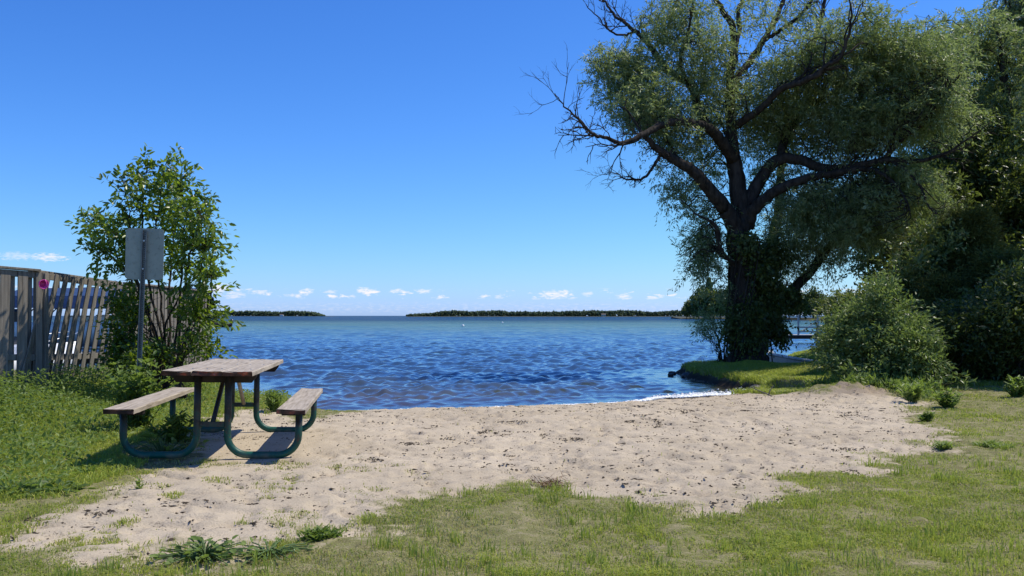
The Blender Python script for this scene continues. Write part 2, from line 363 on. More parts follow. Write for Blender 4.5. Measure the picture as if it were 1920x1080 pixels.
ground = mesh_np('ground', np.stack([x, y, z], 1), [np.stack([I, I + 1, I + nx + 1, I + nx], 1)], {'sand': np.where(x > 4.7, sm, np.maximum(sm, s < 0)), 'bank': (1 - sstep(.10, .30, s)) * (x > 4.3) * (y > 16.5), 'wet': 1 - sstep(.15, .75, s + .9 * (fbm(x * 1.3, y * 2.2, 3, 95) - .5)), 'mound': rough_m}, True)
t = NT('beach_ground')
n1 = t.noise(1.3, 5); n2_ = t.noise(9, 6, .65); n3 = t.noise(60, 4, .7); n4 = t.noise(260, 3, .7)
sand = t.ramp(n1, [(.3, (.42, .345, .245)), (.7, (.54, .45, .33))])
sand = t.mix(t.math('MULTIPLY', t.math('SUBTRACT', n3, .5), 2.2, True), sand, (.24, .185, .135))
spk = t.math('MULTIPLY', t.math('MULTIPLY', t.math('SUBTRACT', n2_, .53), 6, True), t.math('MULTIPLY', t.math('SUBTRACT', n3, .5), 9, True))
sand = t.mix(t.math('MULTIPLY', spk, .85), sand, (.075, .058, .042))
sand = t.mix(t.math('MULTIPLY', t.attr('wet'), .85), sand, (.16, .12, .078))
sand = t.mix(t.math('MULTIPLY', t.attr('mound'), .75, True), sand, (.2, .145, .1))
soil = t.ramp(n2_, [(.32, (.2, .17, .08)), (.5, (.25, .24, .09)), (.66, (.40, .33, .2))])
soil = t.mix(t.math('MULTIPLY', t.math('SUBTRACT', n4, .45), 5, True), soil, (.045, .05, .018)); soil = t.mix(t.math('MULTIPLY', t.math('SUBTRACT', n3, .55), 6, True), soil, (.34, .28, .17))
sf = t.math('ADD', t.attr('sand'), t.math('MULTIPLY', t.math('SUBTRACT', n2_, .5), 1.6), False)
sf = t.math('MULTIPLY', t.math('SUBTRACT', sf, .22), 1.9, True)
soil = t.mix(t.attr('bank'), soil, (.03, .024, .016)); t.base(t.mix(sf, soil, sand), .95, .15)
t.bump(t.math('ADD', t.math('MULTIPLY', n3, 1.0), t.math('MULTIPLY', n4, .35)), .75, .012)
link('ground', ground, t.m, kind='structure', label='pale sandy beach with lawn around it', category='ground')

# ------------------------------------------------------------------ water
ts = np.concatenate([np.linspace(-3, -.66, 24)[:-1], np.linspace(-.66, .66, 760), np.linspace(.66, 3, 24)[1:]])
wy = [11.5]
while wy[-1] < 190: wy.append(wy[-1] * 1.0031)
while wy[-1] < 30000: wy.append(wy[-1] * 1.03)
wy = np.array(wy); T_, Y_ = np.meshgrid(ts, wy); x = (T_ * Y_).ravel(); y = Y_.ravel()
_, s = height(x, y, True); dep = np.where(y < 60, -s, 40)
def bending(y): return y
hz = np.zeros_like(x)
wr = np.random.default_rng(3)
for k in range(54):
    lam = 0.2 * (2.6 / .2) ** (wr.random() ** 1.0); ang = wr.normal(-.12, .55 if lam < 1.5 else .32)
    kx, ky = 2 * np.pi / lam * math.sin(ang), 2 * np.pi / lam * math.cos(ang)
    amp = .0135 * lam * (1.1 if lam < .7 else .42 if lam < 1.3 else .2)
    ph = kx * x + ky * y + wr.random() * 6.28 + 1.6 * vnoise(x / lam / 3, y / lam / 3, 200 + k)
    nyq = np.clip((lam / (.0031 * np.maximum(y, 1)) - 2.5) / 2, 0, 1)
    sw = np.sin(ph); hz += amp * (sw + .35 * (1 - np.abs(np.cos(ph / 1))) ) * nyq * (.45 + 1.1 * vnoise(x / lam / 5, y / lam / 5, 300 + k))
shal = sstep(-.1, 3.0, dep); hz = hz * (.12 + .88 * shal) * (1 + .0 * y)
# small breakers that steepen parallel to the beach
cr = np.sin(dep * 2.6 + 1.1 * vnoise(x * .8, y * .8, 9)); hz += .02 * sstep(.3, 1.2, dep) * (1 - sstep(3, 5.5, dep)) * np.clip(cr, 0, 1) ** 2 * vnoise(x * 1.1, y * .5, 12) * 1.5
nx, ny = len(ts), len(wy); I = (np.arange(ny - 1)[:, None] * nx + np.arange(nx - 1)[None]).ravel()
wm = mesh_np('water', np.stack([x, y, hz + .004], 1), [np.stack([I, I + 1, I + nx + 1, I + nx], 1)], {'depth': np.clip(dep / 6, 0, 1)}, True)
t = NT('lake_water'); geo = t.new('ShaderNodeNewGeometry'); sep = t.new('ShaderNodeSeparateXYZ'); t.l.new(geo.outputs['Position'], sep.inputs[0])
warp = t.noise(.035, 3, .5, geo.outputs['Position'])
dist = t.math('ADD', sep.outputs[1], t.math('MULTIPLY', t.math('MULTIPLY', t.math('SUBTRACT', warp, .5), sep.outputs[1]), .9))
lg = t.math('DIVIDE', t.math('LOGARITHM', t.math('MAXIMUM', dist, 5.0), 10.0), 4.0)
body = t.ramp(lg,  [(.29, (.13, .105, .07)), (.315, (.07, .09, .10)), (.35, (.035, .068, .12)), (.42, (.04, .088, .14)), (.475, (.05, .11, .135)), (.54, (.062, .135, .115)), (.595, (.035, .10, .115)), (.63, (.010, .045, .10)), (.9, (.007, .036, .10))])
fres = t.new('ShaderNodeFresnel', IOR=1.33)
wv1 = t.noise(1, 5, .6, None)
mp = t.n.new('ShaderNodeMapping'); mp.inputs['Scale'].default_value = (3.2, 5.0, 1); t.l.new(geo.outputs['Position'], mp.inputs['Vector']); rip = t.noise(1, 4, .6, mp.outputs[0])
mp2 = t.n.new('ShaderNodeMapping'); mp2.inputs['Scale'].default_value = (.35, .8, 1); t.l.new(geo.outputs['Position'], mp2.inputs['Vector']); rip2 = t.noise(1, 5, .62, mp2.outputs[0])
farf = t.new('ShaderNodeMapRange'); t.l.new(sep.outputs[1], farf.inputs[0]); farf.inputs[1].default_value = 25; farf.inputs[2].default_value = 160; farf.inputs[3].default_value = 0; farf.inputs[4].default_value = 1
hh = t.math('ADD', t.math('MULTIPLY', rip, .014), t.math('MULTIPLY', t.math('MULTIPLY', rip2, .55), farf.outputs[0]))
bn = t.n.new('ShaderNodeBump'); bn.inputs['Strength'].default_value = 1.0; bn.inputs['Distance'].default_value = 1.0; t.l.new(hh, bn.inputs['Height'])
gl = t.new('ShaderNodeBsdfGlossy', Roughness=.06); gl.inputs['Color'].default_value = (1, 1, 1, 1)
nearf = t.new('ShaderNodeMapRange'); t.l.new(lg, nearf.inputs[0]); nearf.inputs[1].default_value = .30; nearf.inputs[2].default_value = .46; nearf.inputs[3].default_value = .8; nearf.inputs[4].default_value = 1.0
df = t.new('ShaderNodeBsdfDiffuse'); bm_ = t.n.new('ShaderNodeVectorMath'); bm_.operation = 'SCALE'; t.l.new(body, bm_.inputs[0]); t.l.new(nearf.outputs[0], bm_.inputs['Scale']); t.l.new(bm_.outputs[0], df.inputs['Color'])
trn = t.new('ShaderNodeBsdfTransparent'); trn.inputs['Color'].default_value = (.78, .80, .70, 1)
for nn in (gl, fres): t.l.new(bn.outputs[0], nn.inputs['Normal'])
m1 = t.new('ShaderNodeMixShader'); t.l.new(t.math('POWER', t.math('MULTIPLY', t.attr('depth'), 2.6, True), .7), m1.inputs[0]); t.l.new(trn.outputs[0], m1.inputs[1]); t.l.new(df.outputs[0], m1.inputs[2])
cap = t.new('ShaderNodeMapRange'); t.l.new(lg, cap.inputs[0]); cap.inputs[1].default_value = .36; cap.inputs[2].default_value = .62; cap.inputs[3].default_value = .8; cap.inputs[4].default_value = .2
m2 = t.new('ShaderNodeMixShader'); t.l.new(t.math('MINIMUM', t.math('POWER', fres.outputs[0], .62), cap.outputs[0]), m2.inputs[0]); t.l.new(m1.outputs[0], m2.inputs[1]); t.l.new(gl.outputs[0], m2.inputs[2])
t.l.new(m2.outputs[0], t.out.inputs[0])
link('water', wm, t.m, kind='structure', label='rippled blue lake', category='water')

# foam along the shoreline
sh = np.array(SHORE[0:10]); seg = np.diff(sh, axis=0); Ls = np.hypot(*seg.T)
def shorept(n, lo=0, hi=len(Ls), sr=rng):
    pr = Ls[lo:hi] / Ls[lo:hi].sum(); k = sr.choice(np.arange(lo, hi), n, p=pr); u = sr.random(n)
    p = sh[k] + seg[k] * u[:, None]; nrm = np.stack([-seg[k][:, 1], seg[k][:, 0]], 1) / Ls[k][:, None]; return p, nrm, k + u
def chips(P, size, flat=.35, sr=rng, zoff=0.0):
    """small irregular lumps (octahedra) scattered on the ground"""
    n = len(P); base = np.array([(1, 0, 0), (0, 1, 0), (-1, 0, 0), (0, -1, 0), (0, 0, 1), (0, 0, -1)], float)
    Tt = np.array([(0, 1, 4), (1, 2, 4), (2, 3, 4), (3, 0, 4), (1, 0, 5), (2, 1, 5), (3, 2, 5), (0, 3, 5)])
    a = sr.random(n) * 6.28; sz = size * (.4 + 1.2 * sr.random(n) ** 2); st2 = 1 + 2 * sr.random(n)
    V = base[None] * sz[:, None, None] * np.stack([st2, np.ones(n), np.full(n, flat)], 1)[:, None]; V = V * (1 + .35 * sr.normal(size=V.shape))
    c, s_ = np.cos(a)[:, None], np.sin(a)[:, None]; V = np.stack([V[..., 0] * c - V[..., 1] * s_, V[..., 0] * s_ + V[..., 1] * c, V[..., 2]], -1) + P[:, None]
    V[..., 2] += zoff
    return V.reshape(-1, 3), (Tt[None] + (np.arange(n) * 6)[:, None, None]).reshape(-1, 3)
def zat(xy): return height(xy[:, 0], xy[:, 1])
def shore_shift(xy):
    """slide points along y until they sit at the real waterline"""
    xy = xy.copy()
    for _ in range(25):
        _, s_ = height(xy[:, 0], xy[:, 1], True); xy[:, 1] += np.clip(s_ * .7, -.2, .2)
    return xy
p, nr, q = shorept(30000); 
wavy = (vnoise(q * 3.1, q * 0, 5) - .3) * .26
right = sstep(4.6, 7.5, q)
keep = rng.random(len(q)) < (.25 + .4 * sstep(1.2, 2.6, q) * vnoise(q * 5, q * 0, 8) + .7 * right * sstep(.35, .6, vnoise(q * 9 + p[:, 1] * 3, p[:, 1] * 6, 14)))
p, q, wavy, right = p[keep], q[keep], wavy[keep], right[keep]
p = shore_shift(p); off = wavy * (.5 + right) + np.abs(rng.normal(0, 1, len(p))) * (.05 + .30 * right); p[:, 1] += off
m_ = (p[:, 0] > -2.7) & (p[:, 0] < 4.95); p = p[m_]
P3 = np.column_stack([p, np.maximum(zat(p), 0) + .012 + rng.random(len(p)) * .02])
V, Tt = chips(P3, .017, .6); link('shore_foam', mesh_np('shore_foam', V, [Tt], None, True), simple('foam', (.82, .84, .85), .6, .3, var=.05), kind='stuff', label='white foam where small waves meet the sand', category='foam')

# dark plant debris over the sand, thicker along the wet line
n = 420000; dx_ = rng.uniform(-4.5, 6.5, n); dy_ = 4 + 14 * rng.random(n) ** 1.2
zz, s = height(dx_, dy_, True); sm, _ = sandmask(dx_, dy_)
pr = sm * (s > .12) * (.03 + .42 * sstep(.5, .74, fbm(dx_ * 1.1, dy_ * 2.2, 3, 61)) * sstep(.45, .7, fbm(dx_ * 6, dy_ * 9, 2, 63)) + (.35 + .8 * sstep(.3, 2, dx_)) * np.exp(-((s - .7) / .35) ** 2) * vnoise(dx_ * 2.2, dy_ * 1, 62))
k = rng.random(n) < pr; P3 = np.column_stack([dx_[k], dy_[k], zz[k] + .0])
V, Tt = chips(P3, .0068, .6); link('beach_debris', mesh_np('beach_debris', V, [Tt]), M['debris'], kind='stuff', label='dark scraps of washed up plants scattered over the sand', category='debris')

# ------------------------------------------------------------------ leaves
LEAF4 = (np.array([(0, 0, 0), (.45, .5, .06), (1, 0, -.05), (.45, -.5, .06)]), np.array([(0, 1, 2, 3)]))
LEAF6 = (np.array([(0, 0, 0), (.3, .46, .1), (.7, .36, .06), (1, 0, -.12), (.7, -.36, .06), (.3, -.46, .1), (.4, 0, -.02), (.72, 0, -.04)]),
         np.array([(0, 6, 1, 1), (1, 6, 7, 2), (2, 7, 3, 3), (0, 5, 6, 6), (5, 4, 7, 6), (4, 3, 7, 7)]))
def norm(v): return v / (np.linalg.norm(v, axis=-1, keepdims=True) + 1e-9)
def leaves(P, A, N, L, Wd, tmpl=LEAF4, tint=None):
    """leaf blades at P along A with face normal about N"""
    n = len(P); A = norm(A); B = norm(np.cross(N, A)); N = np.cross(A, B); T0, Fq = tmpl; k = len(T0)
    L = np.broadcast_to(L, (n,)); Wd = np.broadcast_to(Wd, (n,))
    V = P[:, None] + A[:, None] * (T0[:, 0][None, :, None] * L[:, None, None]) + B[:, None] * (T0[:, 1][None, :, None] * Wd[:, None, None]) + N[:, None] * (T0[:, 2][None, :, None] * Wd[:, None, None])
    Fa = (Fq[None] + (np.arange(n) * k)[:, None, None]).reshape(-1, Fq.shape[1])
    tt = rng.random(n) if tint is None else tint
    return V.reshape(-1, 3), Fa, np.repeat(tt, k)
def leafmesh(name, packs):
    V = []; Q = []; T3 = []; t_ = []; n = 0
    for v, f, tt in packs:
        f = f + n; n += len(v); V.append(v); t_.append(tt)
        if f.shape[1] == 4:
            deg = f[:, 3] == f[:, 2]; Q.append(f[~deg]); T3.append(f[deg][:, :3])
        else: T3.append(f)
    Fs = [np.vstack(Q)] if Q and sum(map(len, Q)) else []
    if T3 and sum(map(len, T3)): Fs.append(np.vstack(T3))
    return mesh_np(name, np.vstack(V), Fs, {'tint': np.concatenate(t_)})
def ball(n, sr=rng):
    v = norm(sr.normal(size=(n, 3))); return v * (sr.random(n) ** (1 / 3))[:, None]
def sprays(O, D, length, nleaf, L, Wd, droop=.5, spread=.9, tmpl=LEAF4, tintc=.5, tintv=.25, jit=.03):
    """leafy twigs from origins O along D, bending down, each with nleaf leaves"""
    n = len(O); D = norm(D); ln = length * (.6 + .8 * rng.random(n)); u = np.linspace(.08, 1, nleaf)[None, :, None]
    P = O[:, None] + D[:, None] * ln[:, None, None] * u + np.array([0, 0, -1.0]) * (droop * ln[:, None, None] * u ** 2)
    tang = norm(D[:, None] * ln[:, None, None] + np.array([0, 0, -2.0]) * (droop * ln[:, None, None] * u))
    P = P + rng.normal(0, jit, P.shape); A = norm(tang * .9 + rng.normal(0, spread * .6, P.shape) + np.array([0, 0, -.15])); N = norm(rng.normal(0, 1, P.shape) + np.array([0, 0, .9]))
    tt = np.clip(tintc + rng.normal(0, tintv * .6, (n, 1)) + rng.normal(0, tintv, (n, nleaf)), 0, 1)
    m = n * nleaf; return leaves(P.reshape(m, 3), A.reshape(m, 3), N.reshape(m, 3), L * (.6 + .7 * rng.random(m)), Wd * (.7 + .5 * rng.random(m)), tmpl, tt.ravel())
def smooth_path(P, k=5, jit=0):
    P = np.asarray(P, float); n = len(P); Q = []
    ext = np.vstack([2 * P[0] - P[1], P, 2 * P[-1] - P[-2]])
    for i in range(n - 1):
        p0, p1, p2, p3 = ext[i:i + 4]
        for u in np.arange(k) / k: Q.append(.5 * (2 * p1 + (p2 - p0) * u + (2 * p0 - 5 * p1 + 4 * p2 - p3) * u * u + (3 * p1 - p0 - 3 * p2 + p3) * u ** 3))
    Q.append(P[-1]); Q = np.array(Q)
    if jit: Q[1:-1] += rng.normal(0, jit, Q[1:-1].shape)
    return Q
def wander(p, d, length, seg, wob, grav=0.0):
    P = [np.array(p, float)]; d = norm(np.array(d, float)); st = length / seg
    for k in range(seg):
        d = norm(d + rng.normal(0, wob, 3) + np.array([0, 0, grav])); P.append(P[-1] + d * st)
    return np.array(P)

def traced_tree(name, label, cat, Y0, trunk, limbs, clusters, leaf, nspray, mat, spray=(.75, 26, .12, .03, .55), twigs=320, dead=(), group=None, tint=.5, sides=9):
    """trunk/limbs: lists of (px, py, depth offset, radius px) traced where they stand in the photo, at depth Y0"""
    def conv(pl):
        P = np.array([W(a, b, Y0 + c) for a, b, c, r in pl]); rr = np.array([r * .8 * (Y0 + c) / F for a, b, c, r in pl])
        Ps = smooth_path(P, 6, .012); return Ps, np.interp(np.linspace(0, len(P) - 1, len(Ps)), np.arange(len(P)), rr)
    base = W(trunk[0][0], trunk[0][1], Y0); root = thing(name, label, cat, tuple(base), group=group); base = np.array(base)
    P, rr = conv(trunk); rr = rr * (1 + rng.normal(0, .04, len(rr))); P0 = P.copy(); P0[0] -= (0, 0, .25)
    b = Bld(); b.tube(P0 - base, rr, 18); part(b, 'trunk', M['bark'], root, True)
    skel = [(P, rr)]
    for pl in limbs:
        P, rr = conv(pl); b = Bld(); b.tube(P - base, rr, sides); part(b, 'limb', M['bark'], root, True); skel.append((P, rr))
    SP = np.vstack([s_[0] for s_ in skel]); SR = np.concatenate([s_[1] for s_ in skel]); ST = np.vstack([np.gradient(s_[0], axis=0) for s_ in skel]); ST = norm(ST)
    C = np.array([W(c[0], c[1], Y0 + c[4]) for c in clusters]); RR = np.array([(c[2] * (Y0 + c[4]) / F, c[5], c[3] * (Y0 + c[4]) / F) for c in clusters]); wt = np.array([c[2] * c[3] * c[6] for c in clusters], float)
    def pts(n):
        k = rng.choice(len(C), n, p=wt / wt.sum()); return C[k] + ball(n) * RR[k], k
    tg, k = pts(twigs); b = Bld(); tips = []
    for q in tg:
        d = np.linalg.norm(SP - q, axis=1) + 4 * (SR > .22) * 0 + np.maximum(0, SP[:, 2] - q[2]) * .6; i = int(np.argmin(d + rng.random(len(d)) * .6))
        a = SP[i]; L = np.linalg.norm(q - a); mid = a + ST[i] * L * .3 + (q - a) * .3 + np.array([0, 0, .12 * L]); pth = smooth_path([a, mid, q], 4, .03 * min(1, L)); r0 = min(SR[i] * .6, .012 + .012 * L)
        b.tube(pth, np.linspace(r0, .006, len(pth)), 4, False)
        for j in range(3):
            e = wander(pth[-1 - 2 * j if len(pth) > 2 * j + 1 else -1], rng.normal(0, 1, 3) + (pth[-1] - pth[-2]) * 3, .7, 4, .35, -.08); b.tube(e, np.linspace(.008, .003, 5), 3, False); tips.append(e[2])
    b.V = [v - base for v in b.V]; part(b, 'twigs', M['bark'], root, True)
    if dead:
        b = Bld()
        for (i, j, dd) in dead:
            pass
    O, k = pts(nspray)
    keep = rng.random(len(O)) < .22 + .78 * sstep(.44, .53, fbm(O[:, 0] * 2.3, O[:, 2] * 2.3 + O[:, 1] * 1.2, 3, 17))
    O = O[keep]
    D = rng.normal(0, .8, O.shape) + np.array([.35, 0, .25]); ln, nl, L, Wd, dr = spray
    pk = sprays(O - base, D, ln, nl, L, Wd, dr, tintc=tint)
    link('crown', leafmesh('crown', [pk]), mat, root)
    return root, base, skel

# ------------------------------------------------------------------ the big willow on the point
trunk = [(1402, 676, 0, 50), (1402, 640, 0, 34), (1398, 580, 0, 30), (1392, 510, 0, 28), (1383, 450, 0, 26), (1386, 415, 0, 23)]
dy = [0]
limbs = [
 [(1387, 440, 0, 22), (1368, 405, -.2, 19), (1350, 380, -.4, 17), (1308, 329, -.9, 14), (1280, 308, -1.1, 12), (1248, 290, -1.3, 10), (1220, 268, -1.5, 7), (1200, 245, -1.6, 4)],
 [(1386, 430, 0, 25), (1389, 403, .1, 23), (1382, 343, .2, 20), (1373, 278, .3, 16), (1370, 222, .3, 12), (1368, 153, .3, 11), (1376, 93, .2, 9), (1373, 51, 0, 8), (1354, 18, -.2, 6), (1330, -20, -.4, 5), (1310, -70, -.6, 3)],
 [(1375, 300, .2, 15), (1350, 262, -.3, 13), (1327, 240, -.7, 11), (1290, 229, -1.2, 10), (1252, 231, -1.6, 9), (1215, 247, -2, 8), (1172, 268, -2.3, 6), (1137, 259, -2.5, 4.2), (1109, 250, -2.6, 3.4), (1086, 226, -2.7, 2.4), (1060, 199, -2.8, 1.8), (1040, 175, -2.9, 1)],
 [(1348, 262, -.3, 12), (1322, 228, .1, 11), (1305, 190, .5, 10), (1298, 160, .8, 10), (1262, 139, 1, 9), (1236, 111, 1.2, 8), (1213, 80, 1.3, 6), (1188, 56, 1.4, 4.5), (1155, 30, 1.5, 3.2), (1132, 0, 1.6, 2.4), (1120, -30, 1.6, 1.5)],
 [(1190, 60, 1.4, 3), (1168, 66, 1.3, 2.6), (1146, 61, 1.2, 2.2), (1128, 40, 1.2, 1.6), (1099, 8, 1.1, 1)],
 [(1396, 420, 0, 20), (1405, 375, .2, 17), (1433, 325, .3, 14), (1460, 299, .2, 13), (1500, 300, 0, 12), (1537, 314, -.3, 11), (1583, 316, -.7, 10), (1633, 307, -1.1, 9), (1667, 300, -1.4, 7), (1722, 302, -1.9, 5), (1778, 285, -2.3, 3.2), (1822, 255, -2.6, 2), (1859, 229, -2.8, 1)],
 [(1400, 425, .1, 17), (1412, 395, -.1, 15), (1440, 368, -.3, 13), (1470, 351, -.5, 12), (1517, 334, -.7, 10), (1563, 325, -.8, 9), (1623, 317, -1.1, 6), (1660, 330, -1.6, 4), (1690, 360, -2, 3), (1705, 392, -2.3, 2)],
 [(1460, 300, .2, 10), (1470, 263, .8, 9), (1490, 230, 1.2, 8), (1530, 207, 1.6, 7), (1563, 213, 2, 4), (1597, 223, 2.3, 2)],
 [(1373, 240, .3, 10), (1400, 222, -.2, 9), (1430, 200, -.6, 8), (1460, 170, -1, 8), (1500, 155, -1.4, 7), (1533, 140, -1.8, 6), (1552, 122, -2, 5), (1577, 107, -2.2, 4.5), (1587, 77, -2.4, 3.6), (1597, 33, -2.6, 2.5), (1592, -10, -2.7, 1.5)],
 [(1490, 232, 1.2, 6), (1545, 180, .9, 6), (1603, 167, .6, 5), (1637, 152, .3, 4.5), (1660, 130, .1, 4), (1672, 105, 0, 3), (1700, 80, -.2, 2)],
 [(1655, 303, -1.2, 6), (1683, 270, -1.4, 5.5), (1703, 250, -1.5, 5), (1730, 235, -1.6, 4.5), (1755, 196, -1.8, 3.5), (1778, 167, -2, 2.5), (1800, 140, -2.2, 1.5)],
 [(1372, 165, .3, 9), (1385, 140, .7, 8), (1410, 110, 1.1, 8), (1433, 73, 1.4, 7), (1450, 43, 1.6, 6), (1467, 7, 1.8, 5), (1475, -40, 2, 3.5), (1480, -90, 2.1, 2)],
 [(1433, 76, 1.4, 5), (1463, 57, 1.1, 4.5), (1490, 37, .8, 4), (1523, 0, .5, 3), (1545, -50, .3, 2)],
 [(1375, 95, .2, 6), (1385, 62, .7, 5.5), (1384, 20, 1, 5), (1396, -10, 1.3, 4), (1400, -70, 1.6, 2)],
 [(1429, 660, 1.6, 15), (1431, 545, 2.0, 13), (1442, 466, 2.4, 12), (1457, 409, 2.6, 11), (1462, 360, 2.7, 10), (1467, 300, 2.8, 9), (1478, 220, 3, 8), (1500, 150, 3.2, 7), (1527, 77, 3.3, 6), (1540, 33, 3.3, 5), (1548, -10, 3.4, 4), (1556, -60, 3.4, 2)],
 [(1432, 590, .6, 16), (1471, 560, .8, 13), (1514, 516, 1, 11), (1543, 480, 1.1, 9), (1571, 446, 1.2, 7), (1583, 394, 1.3, 4), (1590, 360, 1.4, 2)],
 [(1240, 290, -1.3, 4), (1222, 318, -1.5, 3.4), (1200, 336, -1.7, 3), (1173, 336, -1.9, 2), (1157, 324, -2, 1)],
 [(1275, 308, -1, 5), (1250, 262, -.6, 5), (1238, 215, -.3, 4.5), (1212, 190, 0, 4), (1190, 150, .2, 3), (1165, 125, .3, 2), (1140, 122, .3, 1)],
 [(1300, 180, .6, 5), (1286, 150, .4, 4), (1275, 110, .2, 4), (1290, 60, 0, 3), (1300, 10, -.2, 2)],
 [(1385, 500, -.1, 8), (1352, 470, -.5, 6), (1345, 430, -.7, 5), (1325, 410, -.9, 3), (1300, 400, -1, 2)],
 [(1667, 300, -1.4, 4), (1700, 320, -1.8, 3.4), (1725, 350, -2.1, 2.8), (1740, 385, -2.3, 2), (1770, 410, -2.5, 1)],
]
cl = [(1150, 145, 50, 40, .2, .9, .9), (1125, 115, 28, 25, .2, .6, .6), (1200, 190, 60, 55, -.3, 1.3, 1), (1255, 45, 55, 55, .6, 1.2, 1.1), (1215, 130, 50, 40, .5, 1, .8), (1300, 120, 65, 55, .4, 1.6, 1), (1240, 225, 55, 40, -.6, 1.2, 1),
      (1330, 200, 55, 55, .4, 1.8, .8), (1300, 20, 40, 40, 0, 1, .8), (1265, 275, 50, 40, .2, 1.5, .7), (1320, 300, 45, 50, 1.2, 1.4, .9), (1330, 80, 30, 35, -.4, 1, .6), (1190, 215, 45, 35, -.8, .8, .7),
      (1262, 360, 32, 28, .2, .9, .8), (1310, 390, 38, 40, .8, 1.2, 1), (1305, 460, 33, 50, .5, 1.1, 1.5), (1325, 505, 32, 28, .3, 1.0, 1.1), (1350, 555, 20, 18, .3, .7, .8),
      (1420, 180, 60, 60, .8, 1.9, .9), (1480, 130, 60, 50, .4, 2, 1), (1440, 255, 60, 55, 1.5, 1.8, .9), (1500, 225, 70, 60, .8, 2.2, 1.1), (1560, 180, 75, 70, .2, 2.2, 1.1), (1590, 255, 75, 50, -.3, 2, 1.2),
      (1400, 30, 40, 35, .8, 1.2, .6), (1490, 45, 50, 35, 1, 1.4, .45), (1580, 55, 45, 45, -.8, 1.5, .7), (1625, 70, 45, 45, -.8, 1.4, 1), (1640, 130, 55, 50, -.4, 1.8, 1.1), (1690, 110, 50, 55, -.6, 1.6, 1), (1700, 200, 65, 60, -.6, 1.9, 1.2),
      (1740, 150, 50, 60, -.8, 1.6, 1), (1760, 220, 45, 45, -1.4, 1.3, 1), (1650, 230, 60, 50, -.4, 2, 1.1), (1530, 110, 50, 45, -.5, 1.2, .9),
      (1450, 340, 50, 45, 1.2, 1.6, .8), (1550, 375, 70, 45, .6, 1.8, 1.1), (1500, 430, 70, 55, 1, 1.8, 1.2), (1600, 410, 60, 50, .4, 1.6, 1.2), (1540, 480, 32, 32, 1.4, 1.1, .8), (1480, 490, 45, 45, 1.4, 1.2, 1.2), (1380, 210, 60, 60, 1.2, 1, .7), (1170, 110, 40, 25, .2, .7, .7), (1560, 430, 60, 40, -.6, 1.2, 1.1), (1620, 390, 60, 45, -1, 1.2, 1.1), (1680, 340, 55, 40, -1.2, 1.2, 1.1), (1720, 400, 50, 45, -1.2, 1.1, 1.1), (1510, 380, 50, 35, -.5, .9, .9), (1590, 480, 30, 22, -.4, .7, .5), (1660, 430, 40, 35, -1, 1, 1), (1650, 355, 60, 45, .2, 1.7, 1.1), (1630, 440, 30, 35, .6, 1.2, .8)]
will, wbase, wskel = traced_tree('willow_tree', 'big spreading willow with bare dead branch tips on the grassy point', 'tree', 24.0, trunk, limbs, cl, None, 20000, M['willow'], (.55, 22, .12, .028, .28), 520, tint=.5)
# bare dead twigs reaching out on the left
b = Bld()
def deadtwig(p, d, L, r, depth=0):
    P = wander(p, d, L, 6, .2, .03); b.tube(P - wbase, np.linspace(r, r * .35, 7), 4, False)
    if depth < 2:
        for k in (2, 3, 4, 5):
            if random.random() < .75: deadtwig(P[k], norm(P[k] - P[k - 1]) + rng.normal(0, .55, 3) * (1, .5, 1), L * .5, r * .6, depth + 1)
for li, n_, L in ((3, 22, 1.0), (4, 8, .9), (5, 9, .8), (17, 12, .7), (1, 7, .9), (15, 16, 1.2), (13, 6, .9), (12, 5, .9), (6, 8, 1.2), (21, 8, .9), (7, 6, .8), (16, 8, .8)):
    P, rr = wskel[li]
    for k in range(n_):
        i = int(len(P) * (.45 + .53 * random.random())); i = min(i, len(P) - 2); d = norm(P[i + 1] - P[i]); deadtwig(P[i], d + rng.normal(0, .6, 3) * (1, .6, 1), L * (.4 + .8 * random.random()), min(.02, rr[i] * .6))
part(b, 'dead_twigs', M['bark'], will, True)
# ivy on the trunk: its own climbing plant
iv = thing('ivy', 'dark broad leaved climber wrapped thickly around the big willow trunk', 'climbing plant', tuple(wbase))
O = []
for (px, py, rx, ry, dz, rz, n_) in ((1400, 645, 26, 32, 0, .6, 480), (1402, 585, 30, 40, 0, .7, 620), (1412, 510, 34, 42, .2, .8, 480), (1438, 590, 26, 36, .3, .6, 420), (1462, 622, 14, 14, .2, .35, 90), (1448, 545, 28, 28, .4, .7, 330), (1395, 455, 24, 24, -.3, .6, 170), (1490, 560, 20, 12, .5, .5, 90), (1372, 610, 12, 34, -.2, .4, 120), (1440, 480, 34, 34, .5, .8, 260)):
    O.append(W(px, py, 24 + dz) + ball(n_) * (rx * 24 / F, rz, ry * 24 / F))
O = np.vstack(O); pk = sprays(O - wbase, rng.normal(0, 1, O.shape), .26, 9, .105, .065, .7, tintc=.4)
link('foliage', leafmesh('ivy_leaves', [pk]), M['dense'], iv)
b = Bld()
for k in range(14):
    a = random.random() * 6.28; P = [np.array([math.cos(a + h * .35) * (.62 - .05 * h), math.sin(a + h * .35) * (.62 - .05 * h), h * 1.0]) for h in np.linspace(-.1, 3.2, 12)]; b.tube(P, .018, 5)
part(b, 'stem', M['bark'], iv, True)

